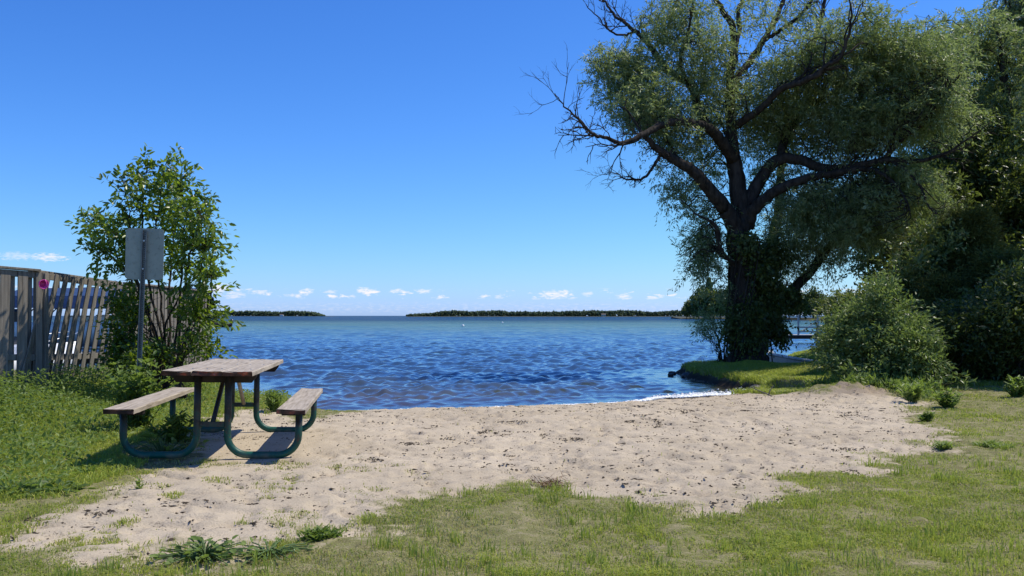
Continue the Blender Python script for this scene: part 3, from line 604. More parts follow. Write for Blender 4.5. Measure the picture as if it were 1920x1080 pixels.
# ------------------------------------------------------------------ trees behind, on the right
t2 = [(1868, 700, 0, 34), (1862, 600, 0, 30), (1850, 480, 0, 27), (1838, 380, 0, 22)]
l2 = [[(1840, 400, 0, 18), (1800, 330, -.5, 14), (1760, 270, -1, 10), (1730, 200, -1.4, 7), (1722, 130, -1.6, 4), (1730, 70, -1.7, 2)], [(1838, 390, 0, 18), (1830, 300, .5, 15), (1812, 200, .8, 10), (1800, 110, 1, 6), (1792, 50, 1.1, 3)],
      [(1840, 400, 0, 16), (1870, 310, -.6, 13), (1890, 220, -1, 10), (1880, 130, -1.2, 6), (1870, 60, -1.4, 3)], [(1850, 480, 0, 16), (1900, 420, -.8, 13), (1960, 370, -1.5, 10), (2020, 330, -2, 6)], [(1845, 440, 0, 12), (1790, 420, -.8, 9), (1740, 390, -1.4, 6), (1700, 380, -1.8, 3)]]
c2_ = [(1760, 110, 55, 60, -1, 2, 1.1), (1800, 75, 55, 45, .2, 2, 1.1), (1850, 130, 60, 70, 0, 2.2, 1.1), (1745, 220, 60, 60, -.8, 2, 1.1), (1830, 230, 70, 70, 0, 2.3, 1.2), (1905, 200, 60, 80, -.3, 2.2, 1.1), (1780, 320, 75, 60, -.4, 2.2, 1.3), (1880, 320, 80, 70, 0, 2.4, 1.3),
       (1950, 260, 60, 90, 0, 2.2, 1), (1720, 350, 55, 55, .2, 2, 1.2), (1820, 410, 90, 60, .5, 2.2, 1.4), (1920, 420, 70, 80, .2, 2.2, 1.4), (1730, 430, 60, 55, 1, 1.8, 1.3), (1990, 380, 70, 90, 0, 2.2, .9), (1895, 90, 40, 40, -.4, 1.5, .8)]
traced_tree('willow_tree', 'second tall willow behind the cedars, filling the upper right with foliage', 'tree', 29.0, t2, l2, c2_, None, 12500, M['willow'], (.65, 22, .15, .036, .45), 240, tint=.42)
t3 = [(1990, 700, 0, 30), (1975, 500, 0, 26), (1960, 300, 0, 20), (1945, 120, 0, 12), (1935, 20, 0, 7), (1930, -60, 0, 3)]
l3 = [[(1950, 180, 0, 9), (1915, 90, -.5, 6), (1892, 40, -.8, 4), (1885, 0, -1, 2)], [(1960, 300, 0, 10), (1990, 200, .5, 7), (2010, 100, .8, 4)], [(1965, 380, 0, 10), (1930, 330, -.8, 7), (1900, 300, -1.4, 3)]]
traced_tree('willow_tree', 'tall tree cut by the right edge of the photo, its top above the second willow', 'tree', 33.0, t3, l3, [(1905, 25, 40, 35, -.6, 1.6, .9), (1950, 40, 50, 60, 0, 2, 1), (1950, 160, 60, 80, 0, 2.3, 1), (1960, 330, 70, 100, 0, 2.5, 1.1), (2010, 130, 60, 90, 0, 2.2, .9), (1940, -50, 60, 50, 0, 2, .8)], None, 5000, M['willow'], (.7, 20, .17, .045, .4), 120, tint=.4)

def bush(name, label, cat, px, pybase, Y, blobs, mat, nspray, spray, tint=.5, stems=14, group=None, up=.5, tmpl=LEAF4, dens_hollow=.0):
    """multi-stemmed shrub or low tree; blobs = (px, py, rx, ry, depth offset, depth radius, weight)"""
    bx = (px - CX) / F * Y; base = np.array([bx, Y, float(height(bx, Y)) if Y < 60 else .3]); root = thing(name, label, cat, tuple(base), group=group)
    C = np.array([W(c[0], c[1], Y + c[4]) for c in blobs]) - base; RR = np.array([(c[2] * (Y + c[4]) / F, c[5], c[3] * (Y + c[4]) / F) for c in blobs]); wt = np.array([c[2] * c[3] * c[6] for c in blobs], float); wt /= wt.sum()
    b = Bld()
    for k in range(stems):
        i = rng.choice(len(C), p=wt); q = C[i] + ball(1)[0] * RR[i] * .8; q[2] = max(q[2], .15); s0 = np.array([q[0] * .12 + rng.normal(0, .1), q[1] * .12 + rng.normal(0, .1), -.08])
        P = smooth_path([s0, s0 * .7 + q * .25 + (0, 0, q[2] * .25), q], 6, .02); L = np.linalg.norm(q); b.tube(P, np.linspace(.008 + .011 * L, .004, len(P)), 6, False)
        for j in range(5):
            e = wander(P[5 + random.randrange(7)], rng.normal(0, 1, 3) + (0, 0, .6), .35 + .12 * L, 4, .3); b.tube(e, np.linspace(.006, .002, 5), 4, False)
    part(b, 'stem', M['bark'], root, True)
    k = rng.choice(len(C), nspray, p=wt); O = C[k] + ball(nspray) * RR[k]; nz_ = fbm(O[:, 0] * 2.4 + px, O[:, 2] * 2.4 + O[:, 1] * 1.7, 3, 29); O = O[rng.random(len(O)) < .06 + .94 * sstep(.43, .56, nz_)]; O = O * (1 + .16 * (rng.random((len(O), 1)) ** 3) * np.sign(rng.random((len(O), 1)) - .2))
    O = O[O[:, 2] > .02]; out = norm(O - np.array([0, 0, .3])); D = out * .6 + rng.normal(0, .7, O.shape) + np.array([0, 0, up]); ln, nl, L, Wd, dr = spray
    pk = sprays(O, D, ln, nl, L, Wd, dr, tmpl=tmpl, tintc=tint); v, f, tt = pk; v[:, 2] = np.maximum(v[:, 2], .0)
    link('foliage', leafmesh('foliage', [(v, f, tt)]), mat, root); return root
def cedar(label, px, Y, ytop, wpx, n, tint, zb=.5, group=None):
    bx = (px - CX) / F * Y; top = HC + (CY - ytop) / F * Y; h = top - zb; root = thing('cedar_tree', label, 'tree', (bx, Y, zb), group=group)
    b = Bld(); b.tube([(0, 0, -.2), (.02, 0, h * .5), (0, 0, h * .97)], [.11, .07, .01], 9)
    rmax = wpx * Y / F
    for k in range(60):
        zz_ = h * (.05 + .9 * random.random()); a = random.random() * 6.28; r = rmax * (1 - zz_ / h) ** .75 * .9
        b.tube([(0, 0, zz_), (math.cos(a) * r * .6, math.sin(a) * r * .6, zz_ + .1), (math.cos(a) * r, math.sin(a) * r, zz_ + .35 * r)], [.02, .012, .004], 4, False)
    part(b, 'trunk', M['bark'], root, True)
    u = rng.random(n) ** .8; zz_ = h * (.03 + .97 * u); a = rng.random(n) * 6.28; lump = .45 + 1.0 * fbm(a * 2.2 + px, zz_ * 2.4, 3, 7)
    r = rmax * (np.clip(1 - u, 0, 1) ** .85 + .03) * lump * 1.15 * (.55 + .45 * rng.random(n) ** .5); O = np.stack([np.cos(a) * r, np.sin(a) * r, zz_], 1)
    D = np.stack([np.cos(a), np.sin(a), np.full(n, .9)], 1) + rng.normal(0, .35, (n, 3)); pk = sprays(O, D, .42, 14, .08, .022, .1, .7, tintc=tint, jit=.03)
    link('crown', leafmesh('crown', [pk]), M['cedar'], root)
cedar('olive green cedar, the middle and tallest of the cedars behind the shrubs', 1812, 18.5, 415, 80, 5200, .6)
cedar('dark cedar just left of the tallest olive one', 1735, 20.0, 455, 66, 3600, .35)
cedar('broad cedar partly cut by the right edge of the photo', 1918, 17.0, 500, 80, 3400, .45)
cedar('smaller olive cedar between the tallest one and the one at the right edge', 1866, 17.5, 500, 60, 3400, .6)
cedar('smallest cedar, in front of the dark one on the left', 1768, 17.6, 540, 48, 2400, .6)

bush('background_tree', 'dense dark green tree forming the wall of foliage behind the cedars', 'tree', 1800, 690, 26.5, [(1680, 480, 60, 70, 0, 1.5, .9), (1740, 400, 70, 80, 0, 1.6, 1), (1830, 380, 80, 90, .5, 1.8, 1), (1910, 400, 80, 110, 0, 1.8, 1), (1780, 500, 80, 80, 0, 1.6, 1), (1880, 520, 80, 90, 0, 1.6, 1), (1700, 590, 60, 70, 1, 1.5, 1), (1790, 600, 80, 60, 0, 1.6, 1), (1900, 630, 90, 60, 0, 1.4, 1), (1830, 290, 70, 60, 1, 1.6, .9), (1960, 500, 60, 140, 0, 1.5, 1), (1640, 600, 40, 40, .5, 1.2, .7)], M['dense'], 13000, (.5, 14, .15, .06, .4), .5, 30)
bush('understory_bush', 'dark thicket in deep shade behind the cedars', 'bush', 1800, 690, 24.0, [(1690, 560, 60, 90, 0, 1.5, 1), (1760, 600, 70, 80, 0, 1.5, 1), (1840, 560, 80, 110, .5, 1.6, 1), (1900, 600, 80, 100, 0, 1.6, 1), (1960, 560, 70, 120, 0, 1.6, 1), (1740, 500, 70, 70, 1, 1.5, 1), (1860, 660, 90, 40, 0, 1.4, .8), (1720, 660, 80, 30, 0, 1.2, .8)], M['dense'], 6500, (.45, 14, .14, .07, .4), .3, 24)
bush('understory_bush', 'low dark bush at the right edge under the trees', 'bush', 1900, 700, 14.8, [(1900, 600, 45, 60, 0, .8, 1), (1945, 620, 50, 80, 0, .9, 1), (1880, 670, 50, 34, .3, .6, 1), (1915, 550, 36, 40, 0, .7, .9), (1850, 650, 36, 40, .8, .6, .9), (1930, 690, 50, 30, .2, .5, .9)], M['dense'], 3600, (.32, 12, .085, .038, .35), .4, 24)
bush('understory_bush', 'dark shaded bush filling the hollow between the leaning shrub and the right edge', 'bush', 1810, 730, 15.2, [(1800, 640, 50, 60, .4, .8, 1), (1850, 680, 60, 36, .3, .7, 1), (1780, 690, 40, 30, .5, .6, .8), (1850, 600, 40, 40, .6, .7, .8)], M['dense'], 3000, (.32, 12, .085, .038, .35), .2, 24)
t4 = [(2160, 700, 0, 26), (2150, 500, 0, 22), (2140, 300, 0, 17), (2130, 120, 0, 12), (2120, -100, 0, 6)]
l4 = [[(2140, 300, 0, 12), (2060, 200, -.4, 9), (1990, 90, -.8, 6), (1930, 20, -1, 3)], [(2135, 200, 0, 10), (2200, 60, .6, 7), (2260, -60, 1, 3)], [(2145, 400, 0, 12), (2060, 330, .8, 8), (2000, 260, 1.2, 4)]]
traced_tree('broadleaf_tree', 'near tree at the right edge, only a leafy crown end in the top corner', 'tree', 17.5, t4, l4, [(2030, 150, 90, 80, 0, 1.6, 1), (2100, 60, 110, 90, .3, 2, 1), (2180, 180, 110, 100, 0, 2.2, 1), (2080, 280, 110, 80, -.3, 1.9, 1), (1985, 50, 50, 50, -.5, 1, .8), (2120, -80, 130, 90, 0, 2.2, 1), (2220, 20, 100, 120, 0, 2, 1), (2050, -90, 80, 70, .4, 1.5, 1)], None, 4200, M['willow'], (.5, 20, .13, .035, .35), 120, tint=.4)
bush('shrub', 'bright leafy shrub leaning toward the sand, the largest between willow and cedars', 'bush', 1665, 740, 15.0,
     [(1625, 655, 40, 34, .5, .6, 1), (1672, 600, 34, 26, .4, .5, 1), (1612, 605, 26, 20, .8, .5, .8), (1690, 655, 32, 28, -.1, .5, 1.1), (1650, 705, 56, 18, -.2, .6, 1), (1725, 690, 30, 18, -.5, .45, 1.1), (1705, 625, 20, 16, .1, .35, .8), (1772, 722, 24, 12, -.8, .3, 1), (1800, 738, 16, 8, -1, .2, .9), (1575, 650, 20, 22, .8, .4, .7), (1650, 560, 20, 14, .6, .4, .9), (1745, 655, 16, 12, -.2, .3, .8), (1585, 695, 30, 14, .2, .4, .7)], M['shrub'], 4300, (.36, 11, .085, .03, .3), .6, 60)
bush('shrub', 'darker taller shrub rising behind the bright leaning one', 'bush', 1680, 700, 18.5,
     [(1700, 520, 36, 40, 0, .8, 1), (1650, 575, 40, 30, 0, .8, 1), (1612, 620, 40, 30, .3, .8, 1), (1745, 480, 34, 40, 0, .8, 1), (1590, 590, 26, 22, .2, .6, .8), (1700, 600, 60, 50, 0, .9, 1), (1575, 650, 26, 20, .2, .5, .8)], M['dense'], 3600, (.38, 12, .09, .04, .3), .8, 26)
bush('shrub', 'small willow shoots at the foot of the ivy covered trunk, over the water', 'bush', 1352, 668, 24.6, [(1340, 615, 28, 30, 0, .4, 1), (1325, 590, 18, 15, 0, .3, .6), (1350, 645, 14, 20, 0, .3, 1)], M['willow'], 520, (.35, 12, .11, .024, .3), .5, 10)

# ------------------------------------------------------------------ sapling behind the sign
sap = thing('sapling_tree', 'young leafy ash tree rising behind the metal sign by the fence', 'tree', tuple(W(318, 700, 13.4)))
sb = np.array(sap.location); b = Bld(); SO = []; SD = []
stems = [[(318, 705), (300, 560), (292, 450), (300, 370), (312, 305)], [(325, 705), (345, 560), (355, 450), (352, 380), (345, 335)], [(310, 700), (262, 560), (240, 470), (235, 400), (225, 340)], [(312, 700), (250, 530), (215, 450), (180, 425), (155, 416)],
         [(330, 705), (372, 600), (392, 520), (400, 470), (404, 440)], [(322, 705), (320, 540), (330, 440), (330, 360), (322, 315)], [(312, 705), (280, 600), (230, 520), (200, 480), (170, 478)], [(330, 700), (380, 640), (410, 590), (430, 570), (440, 572)], [(320, 705), (270, 500), (262, 400), (262, 350), (272, 318)],
         [(335, 700), (360, 520), (380, 440), (385, 410), (388, 398)], [(325, 700), (390, 620), (415, 560), (418, 530), (420, 520)], [(330, 700), (350, 640), (385, 600), (410, 600), (428, 612)], [(322, 700), (310, 620), (350, 560), (375, 540), (400, 545)]]
for k, stpx in enumerate(stems):
    stpx = [(310 + (a - 310) * (.80 if a > 310 else .90), 318 + (c - 318) * .985 if c < 700 else c) for a, c in stpx]
    dz = rng.normal(0, .55); P = smooth_path([W(a, c, 13.4 + dz * (i / 4)) for i, (a, c) in enumerate(stpx)], 6, .012); b.tube(P - sb, np.linspace(.02, .004, len(P)), 6, False)
    for i in range(6, len(P), 1):
        for _ in range((1 if random.random() < .4 else 0) if P[i][2] < 2.1 else random.choice((2, 3, 3))):
            d = norm(P[min(i + 1, len(P) - 1)] - P[i - 1]) * .4 + rng.normal(0, .7, 3) * (1, 1, .8) + (0, 0, .1); L = (.2 + .2 * random.random()) * (1.15 - .5 * i / len(P))
            e = wander(P[i], d, L, 4, .16, -.02) - sb; b.tube(e, np.linspace(.006, .002, 5), 4, False); SO.append(e[1]); SD.append(e[-1] - e[0]); SO.append(e[3]); SD.append(e[-1] - e[2])
part(b, 'trunk', M['bark'], sap, True)
SO = np.array(SO); SD = norm(np.array(SD)); link('crown', leafmesh('crown', [sprays(SO, SD, .22, 7, .095, .045, .25, .95, LEAF6, .5, .25, .03)]), M['sap'], sap)
# vines and low shrub on the fence below it
bush('fence_shrub', 'dark tangled vine shrub growing against the far part of the fence', 'bush', 320, 690, 12.9, [(358, 655, 26, 26, 0, .4, 1.1), (320, 672, 36, 18, .3, .4, 1.1), (375, 670, 20, 16, 0, .35, .9), (300, 672, 50, 20, -.3, .4, 1), (236, 640, 18, 55, .2, .3, 1), (222, 590, 14, 40, .5, .3, 1), (250, 590, 16, 30, .3, .3, .9), (365, 590, 20, 24, 0, .3, .8)], M['sap'], 1900, (.24, 6, .075, .042, .3), .25, 20, tmpl=LEAF6)

# ------------------------------------------------------------------ fence
fence = thing('wooden_fence', 'weathered grey board fence running back to the water, its boards leaning in the middle', 'fence', (-6.75, 14.5, .45))
fo = np.array(fence.location)
def zf(x, y): return float(height(x, y))
def fenceline(A, B, pitch, lean0, lean1, ztA, ztB, back=True, bw=.14, base_drop=.0, tilt=0.0, bwb=None):
    A = np.array(A, float); B = np.array(B, float); L = np.linalg.norm(B - A); d = (B - A) / L; nrm = np.array([d[1], -d[0]]); ang = math.atan2(d[1], d[0]); n = int(L / pitch)
    for side in ((1, -1) if back else (1,)):
        for k in range(n):
            u = (k + (.5 if side == 1 else 1.0)) * pitch / L
            if u > 1: continue
            c = A + (B - A) * u + nrm * side * .035; zt_ = ztA + (ztB - ztA) * u - .03; zb = max(.02, zf(*c) - .05 + rng.normal(0, .02)) + base_drop; h = zt_ - zb
            ln = (lean0 + (lean1 - lean0) * u) * (1 if side == 1 else .6) + rng.normal(0, .008)
            b = Bld(); b.box((0, 0, -h / 2), ((bw if side == 1 else bwb or bw) + rng.normal(0, .004), .02, h), bev=.003); Mx = Matrix.Rotation(ang, 3, 'Z') @ Matrix.Rotation(tilt, 3, 'X') @ Matrix.Rotation(ln, 3, 'Y')
            b.V = [v @ np.array(Mx).T + (c[0] - fo[0], c[1] - fo[1], zt_ - fo[2]) for v in b.V]; part(b, 'board', M['fence'], fence)
    for hgt, tk in ((-.07, .09), (-1.25, .09)):
        b = Bld(); m = (A + B) / 2 - (tilt * -hgt, 0); pitch_a = math.atan2(ztB - ztA, L); Mx = Matrix.Rotation(ang, 3, 'Z') @ Matrix.Rotation(-pitch_a, 3, 'Y')
        b.box((m[0] - fo[0], m[1] - fo[1], (ztA + ztB) / 2 + hgt - fo[2]), (L, .045, tk), Mx, bev=.003); part(b, 'rail', M['fence'], fence)
    b = Bld(); b.box((m[0] - fo[0], m[1] - fo[1], (ztA + ztB) / 2 + .0 - fo[2]), (L + .03, .15, .032), Mx, bev=.004); part(b, 'cap_rail', M['fence'], fence)
    for e in (A + (B - A) * .02, B):
        b = Bld(); zt_ = ztA if e is not B else ztB; zb = zf(*e) - .2; b.box((e[0] - fo[0], e[1] - fo[1], (zt_ - .02 + zb) / 2 - fo[2]), (.09, .09, zt_ - zb - .04), Matrix.Rotation(ang, 3, 'Z'), bev=.004); part(b, 'post', M['fence'], fence)
fenceline((-7.85, 11.6), (-6.80, 13.0), .235, 0.02, .03, 2.33, 2.25, bwb=.085)
fenceline((-6.77, 13.06), (-6.72, 15.75), .25, .27, .10, 2.245, 2.17, tilt=.10, bw=.12, bwb=.085)
fenceline((-6.70, 15.8), (-7.06, 21.0), .21, .0, .0, 2.17, 2.16, bw=.145)

# pink pail hanging on the fence post
pail = thing('pail', 'small pink plastic pail hanging on the top of the fence', 'pail', tuple(W(80, 532, 12.7)))
b = Bld(); a_ = np.linspace(0, 2 * np.pi, 20, endpoint=False)
Mx = np.array(Matrix.Rotation(R(-48), 3, 'Z') @ Matrix.Rotation(R(100), 3, 'Y'))
rings = [(.045, -.05), (.062, .05), (.068, .052), (.068, .06), (.058, .06), (.042, -.042)]
V = np.vstack([np.stack([np.cos(a_) * r, np.sin(a_) * r, np.full(20, h)], 1) for r, h in rings] + [np.array([(0, 0, -.05), (0, 0, -.042)])])
Q = [(k * 20 + j, k * 20 + (j + 1) % 20, (k + 1) * 20 + (j + 1) % 20, (k + 1) * 20 + j) for k in range(5) for j in range(20)]
T3 = [(120, (j + 1) % 20, j) for j in range(20)] + [(121, 100 + j, 100 + (j + 1) % 20) for j in range(20)]
b.add(V @ Mx.T, Q, T3); part(b, 'bucket', M['pink'], pail, True)
b = Bld(); hp = np.array([(math.cos(a) * .068, math.sin(a) * .02, .055 + math.sin(a) * .07) for a in np.linspace(0, math.pi, 12)]) @ Mx.T; b.tube(hp, .004, 6); part(b, 'handle', M['pink'], pail, True)

# ------------------------------------------------------------------ sign seen from behind
YS = 10.4; sgn = thing('sign', 'back of a blank metal sign on a perforated steel post', 'sign', (-4.2, YS, zf(-4.2, YS)))
so = np.array(sgn.location)
rot = Matrix.Rotation(R(4), 3, 'Z') @ Matrix.Rotation(R(1.2), 3, 'Y')
pw, ph_, rc = .215, .295, .045
out = [(cx_ + rc * math.cos(a), cz_ + rc * math.sin(a)) for (cx_, cz_, a0) in ((pw - rc, ph_ - rc, 0), (-pw + rc, ph_ - rc, 90), (-pw + rc, -ph_ + rc, 180), (pw - rc, -ph_ + rc, 270)) for a in np.radians(np.linspace(a0, a0 + 90, 6))]
b = Bld(); b.prism(out, .02, .024); c = W(270, 476, YS); b.V = [v @ np.array(rot).T + (c - so) for v in b.V]; part(b, 'panel', M['sign'], sgn)
top = W(272, 432, YS); bot = W(259, 760, YS); dv = top - bot; Lp = float(np.linalg.norm(dv)); qp = Vector(dv).to_track_quat('Z', 'Y'); b = Bld()
b.prism([(-.029, -.015), (-.017, -.015), (-.013, .006), (.013, .006), (.017, -.015), (.029, -.015), (.029, -.011), (.020, -.011), (.016, .010), (-.016, .010), (-.020, -.011), (-.029, -.011)], 0, Lp, 'z')
t = NT('perforated_post'); g = t.noise(14, 5); xyz = t.new('ShaderNodeSeparateXYZ'); t.l.new(t.obj(), xyz.inputs[0])
fz = t.math('SUBTRACT', t.math('FRACT', t.math('MULTIPLY', xyz.outputs[2], 40.0)), .5); r2_ = t.math('ADD', t.math('MULTIPLY', t.math('MULTIPLY', fz, fz), .000625), t.math('MULTIPLY', xyz.outputs[0], xyz.outputs[0]))
t.base(t.mix(t.math('LESS_THAN', r2_, .0000300), t.ramp(g, [(.3, (.12, .125, .12)), (.7, (.22, .23, .22))]), (.015, .015, .015)), .5, .5, .4)
po = part(b, 'post', t.m, sgn); po.location = bot - so; qp = Vector(dv).to_track_quat('Z', 'Y'); po.rotation_mode = 'QUATERNION'; mq = Matrix.Identity(3); zv = Vector(dv).normalized(); xv = Vector((1, 0, 0)); xv = (xv - zv * xv.dot(zv)).normalized(); yv = zv.cross(xv); mq.col[0], mq.col[1], mq.col[2] = xv, yv, zv; po.rotation_quaternion = mq.to_quaternion()
for k in (.94, .78):
    p_ = bot + dv * k - so; b = Bld(); b.tube([p_ + (0, -.012, 0), p_ + (0, -.022, 0)], .011, 6); part(b, 'bolt', M['metal'], sgn)

# ------------------------------------------------------------------ picnic table
tb = thing('picnic_table', 'old picnic table with weathered plank top and bent green tube legs on the sand', 'picnic table', (-2.673, 8.57, HC - 1.218), (-.0068, .0202, .146))
L2 = 1.22
def plank(b, cx_, w_, zt_, th=.04, l0=-L2, l1=L2, seed=0, sag=.004):
    """a worn board, its ends slightly ragged"""
    n = 28; rr_ = np.random.default_rng(seed); V = []
    for k in range(n + 1):
        u = k / n; yy = l0 + (l1 - l0) * u
        sec = [(-w_ / 2, zt_ - th), (-w_ / 2, zt_ - .006), (-w_ / 2 + .007, zt_), (0, zt_ - sag), (w_ / 2 - .007, zt_), (w_ / 2, zt_ - .006), (w_ / 2, zt_ - th)]
        e = .02 if k in (0, n) else 0
        for j, (xx, zz_) in enumerate(sec): V.append((cx_ + xx + rr_.normal(0, .0012), yy + (rr_.uniform(-1, .2) * e * (1 if k == n else -1)), zz_ + rr_.normal(0, .0007)))
    Q = [(k * 7 + j, k * 7 + (j + 1) % 7, (k + 1) * 7 + (j + 1) % 7, (k + 1) * 7 + j) for k in range(n) for j in range(7)]
    V += [tuple(np.mean(V[:7], 0)), tuple(np.mean(V[-7:], 0))]; m = len(V)
    T = [(m - 2, j, (j + 1) % 7) for j in range(7)] + [(m - 1, n * 7 + (j + 1) % 7, n * 7 + j) for j in range(7)]
    b.add(V, Q, T)
b = Bld()
for k, cx_ in enumerate((-.2415, 0, .2415)): plank(b, cx_, .235, .76, .04, seed=k)
o = part(b, 'tabletop', M['tabletop'], tb)
o.data.materials.append(M['plankend'])
for pl_ in o.data.polygons:
    if abs(pl_.normal.y) > .6: pl_.material_index = 1
for sx in (-1, 1):
    b = Bld(); plank(b, sx * .67, .235, .45, .04, seed=10 + sx, l0=-L2 - (.03 if sx < 0 else -.02)); o = part(b, 'bench_seat', M['tabletop'], tb, label='cracked and split bench plank on the left side' if sx < 0 else None)
    o.data.materials.append(M['plankend'])
    for pl_ in o.data.polygons:
        if abs(pl_.normal.y) > .6: pl_.material_index = 1
for sy in (-1, 1):
    yy = sy * (L2 - .36)
    b = Bld(); b.prism([(-.35, .718), (-.35, .70), (-.31, .645), (.31, .645), (.35, .70), (.35, .718)], yy - .02, yy + .02); part(b, 'cross_beam', M['beam'], tb)
    for sx in (-1, 1):
        xo, xi, rc = sx * .715, sx * .125, .17; P = [(xo, yy + sy * .055, .405), (xo, yy + sy * .055, rc + .035)]
        for a in np.radians(np.linspace(0, 90, 9))[1:]: P.append((xo - sx * rc * (1 - math.cos(a)), yy + sy * .055, .035 + rc * (1 - math.sin(a))))
        for a in np.radians(np.linspace(0, 90, 9)): P.append((xi + sx * rc * (1 - math.sin(a)), yy + sy * .055, .035 + rc * (1 - math.cos(a))))
        P.append((xi, yy + sy * .055, .45)); P.append((xi, yy + sy * .055, .715)); b = Bld(); b.tube(P, .03, 16); part(b, 'leg', M['green'], tb, True)
        b = Bld(); b.box((sx * .665, yy, .388), (.2, .07, .042), bev=.006); part(b, 'bench_bracket', M['beam'], tb)
    b = Bld(); b.box((0, yy + sy * .055, .295), (.20, .02, .045), bev=.003); part(b, 'cross_plate', M['green'], tb)
    b = Bld(); b.tube([(0, yy + sy * .03, .31), (0.0, sy * .28, .715)], .021, 8); part(b, 'brace', M['green'] if sy < 0 else M['tabletop'], tb, True)
b = Bld(); b.box((0, 0, .702), (.5, .09, .035), bev=.004); part(b, 'centre_beam', M['beam'], tb)
for cx_ in (-.3, -.18, -.06, .06, .18, .3):
    for yy in (-.86, 0, .86): b = Bld(); b.tube([(cx_, yy, .757), (cx_, yy, .7625)], .007, 8); part(b, 'bolt_head', M['metal'], tb)

# ------------------------------------------------------------------ grass and weeds (stuff)
def blades(x, y, h, wd, tint, name, label, lean=.5, mat=None, cat='grass'):
    n = len(x); z = height(x, y); a = rng.random(n) * 6.28; la = rng.random(n) * 6.28; ln = lean * (.2 + rng.random(n)) * h
    dx, dy = np.cos(a) * wd / 2, np.sin(a) * wd / 2; lx, ly = np.cos(la) * ln, np.sin(la) * ln
    B = np.stack([x, y, z - .01], 1); D = np.stack([dx, dy, 0 * dx], 1); m = B + np.stack([lx * .3, ly * .3, h * .55 + .01], 1); t_ = B + np.stack([lx, ly, h * (1 - .25 * lean) + .01], 1)
    V = np.stack([B - D, B + D, m + D * .75, m - D * .75, t_ + D * .12, t_ - D * .12], 1).reshape(-1, 3); k = (np.arange(n) * 6)[:, None]
    Fq = np.vstack([k + np.array([[0, 1, 2, 3]]), k + np.array([[3, 2, 4, 5]])])
    return link(name, mesh_np(name, V, [Fq], {'tint': np.repeat(tint, 6)}), mat or M['grass'], kind='stuff', label=label, category=cat)
def scatter(n, x0, x1, y0, y1, pw_=1.6):
    u = rng.random(n); y = (y0 ** (1 - pw_) + u * (y1 ** (1 - pw_) - y0 ** (1 - pw_))) ** (1 / (1 - pw_)); x = x0 + (x1 - x0) * rng.random(n); return x, y
x, y = scatter(1300000, -7.5, 9.5, 3.7, 15.5, 2.0); k = np.abs(x) < y * .6 + .4; x, y = x[k], y[k]
_, s = height(x, y, True); sm, sd_ = sandmask(x, y); pt = patch(x, y); dens = np.clip(1 - sm * 1.15, 0, 1) * (.3 + .7 * sstep(.35, .55, fbm(x * 2.3, y * 2.3, 3, 41))) + sm * pt * .55 + .001 * sm
dens = dens * (s > .3); bare = sstep(.60, .72, fbm(x * 1.1 + 9, y * 1.1, 4, 44)); dens *= (1 - .35 * bare); tw_ = sstep(.52, .64, fbm(x * 2.7 + 5, y * 2.7, 3, 46)); dens *= 1 - .45 * tw_
k = rng.random(len(x)) < dens * .8; x, y, sm = x[k], y[k], sm[k]
tuft = sstep(.6, .75, fbm(x * 3.3, y * 3.3, 2, 47)); h = (.014 + .018 * rng.random(len(x)) + .035 * tuft * rng.random(len(x))) * (1 - .35 * sm)
big = fbm(x * .9, y * .9, 3, 49); tint = np.clip(.30 + .9 * (big - .3) + rng.normal(0, .27, len(x)) + .15 * tuft, 0, 1); bare_ = sstep(.60, .72, fbm(x * 1.1 + 9, y * 1.1, 4, 44)); st__ = rng.random(len(x)) < .26 - .2 * tuft + .6 * bare_; tint[st__] = .16 * rng.random(st__.sum()); h = np.where(st__, h * .6, h)
blades(x, y, h, .0028 + .0005 * y, tint, 'lawn_grass', 'short worn yellow green lawn grass in front of and beside the sand', 1.5)
ng = 520; gx, gy = rng.uniform(-3.5, 6, ng), 3.9 + 5 * rng.random(ng) ** 1.5; gs, _ = sandmask(gx, gy); gk = (gs < .35) & (fbm(gx * .8, gy * .8, 2, 19) > .47); gx, gy = gx[gk], gy[gk]; nn_ = 26
x = (gx[:, None] + rng.normal(0, .035, (len(gx), nn_))).ravel(); y = (gy[:, None] + rng.normal(0, .035, (len(gx), nn_))).ravel()
blades(x, y, .035 + .075 * rng.random(len(x)) ** 1.5, .004 + .0004 * y, np.clip(.48 + rng.normal(0, .08, len(x)), 0, 1), 'grass_tufts', 'taller dark green tufts standing in the lawn', .45)
# grass on the point
x, y = rng.uniform(4.3, 9.5, 160000), rng.uniform(14.5, 26.5, 160000); _, s = height(x, y, True); sm, _ = sandmask(x, y); k = (s > .08 + .2 * fbm(x * 5, y * 5, 2, 9)) & (sm < .4) & (np.abs(x) < y * .6); x, y, s = x[k], y[k], s[k]
h = .04 + .05 * rng.random(len(x)) + .11 * (s < .5) * rng.random(len(x)); blades(x, y, h, .016, np.clip(.5 + .8 * (fbm(x * 1.2, y * 1.2, 3, 3) - .5) + rng.normal(0, .2, len(x)), 0, 1), 'bank_grass', 'thicker green grass on the point below the willow', .8)
x, y = rng.uniform(7.8, 17, 60000), rng.uniform(23.5, 44, 60000); _, s = height(x, y, True); k = (s > .15) & (x < y * .6); blades(x[k], y[k], .08 + .06 * rng.random(k.sum()), .035, np.clip(.6 + rng.normal(0, .15, k.sum()), 0, 1), 'far_lawn', 'lawn behind the seawall across the inlet', 1.2)
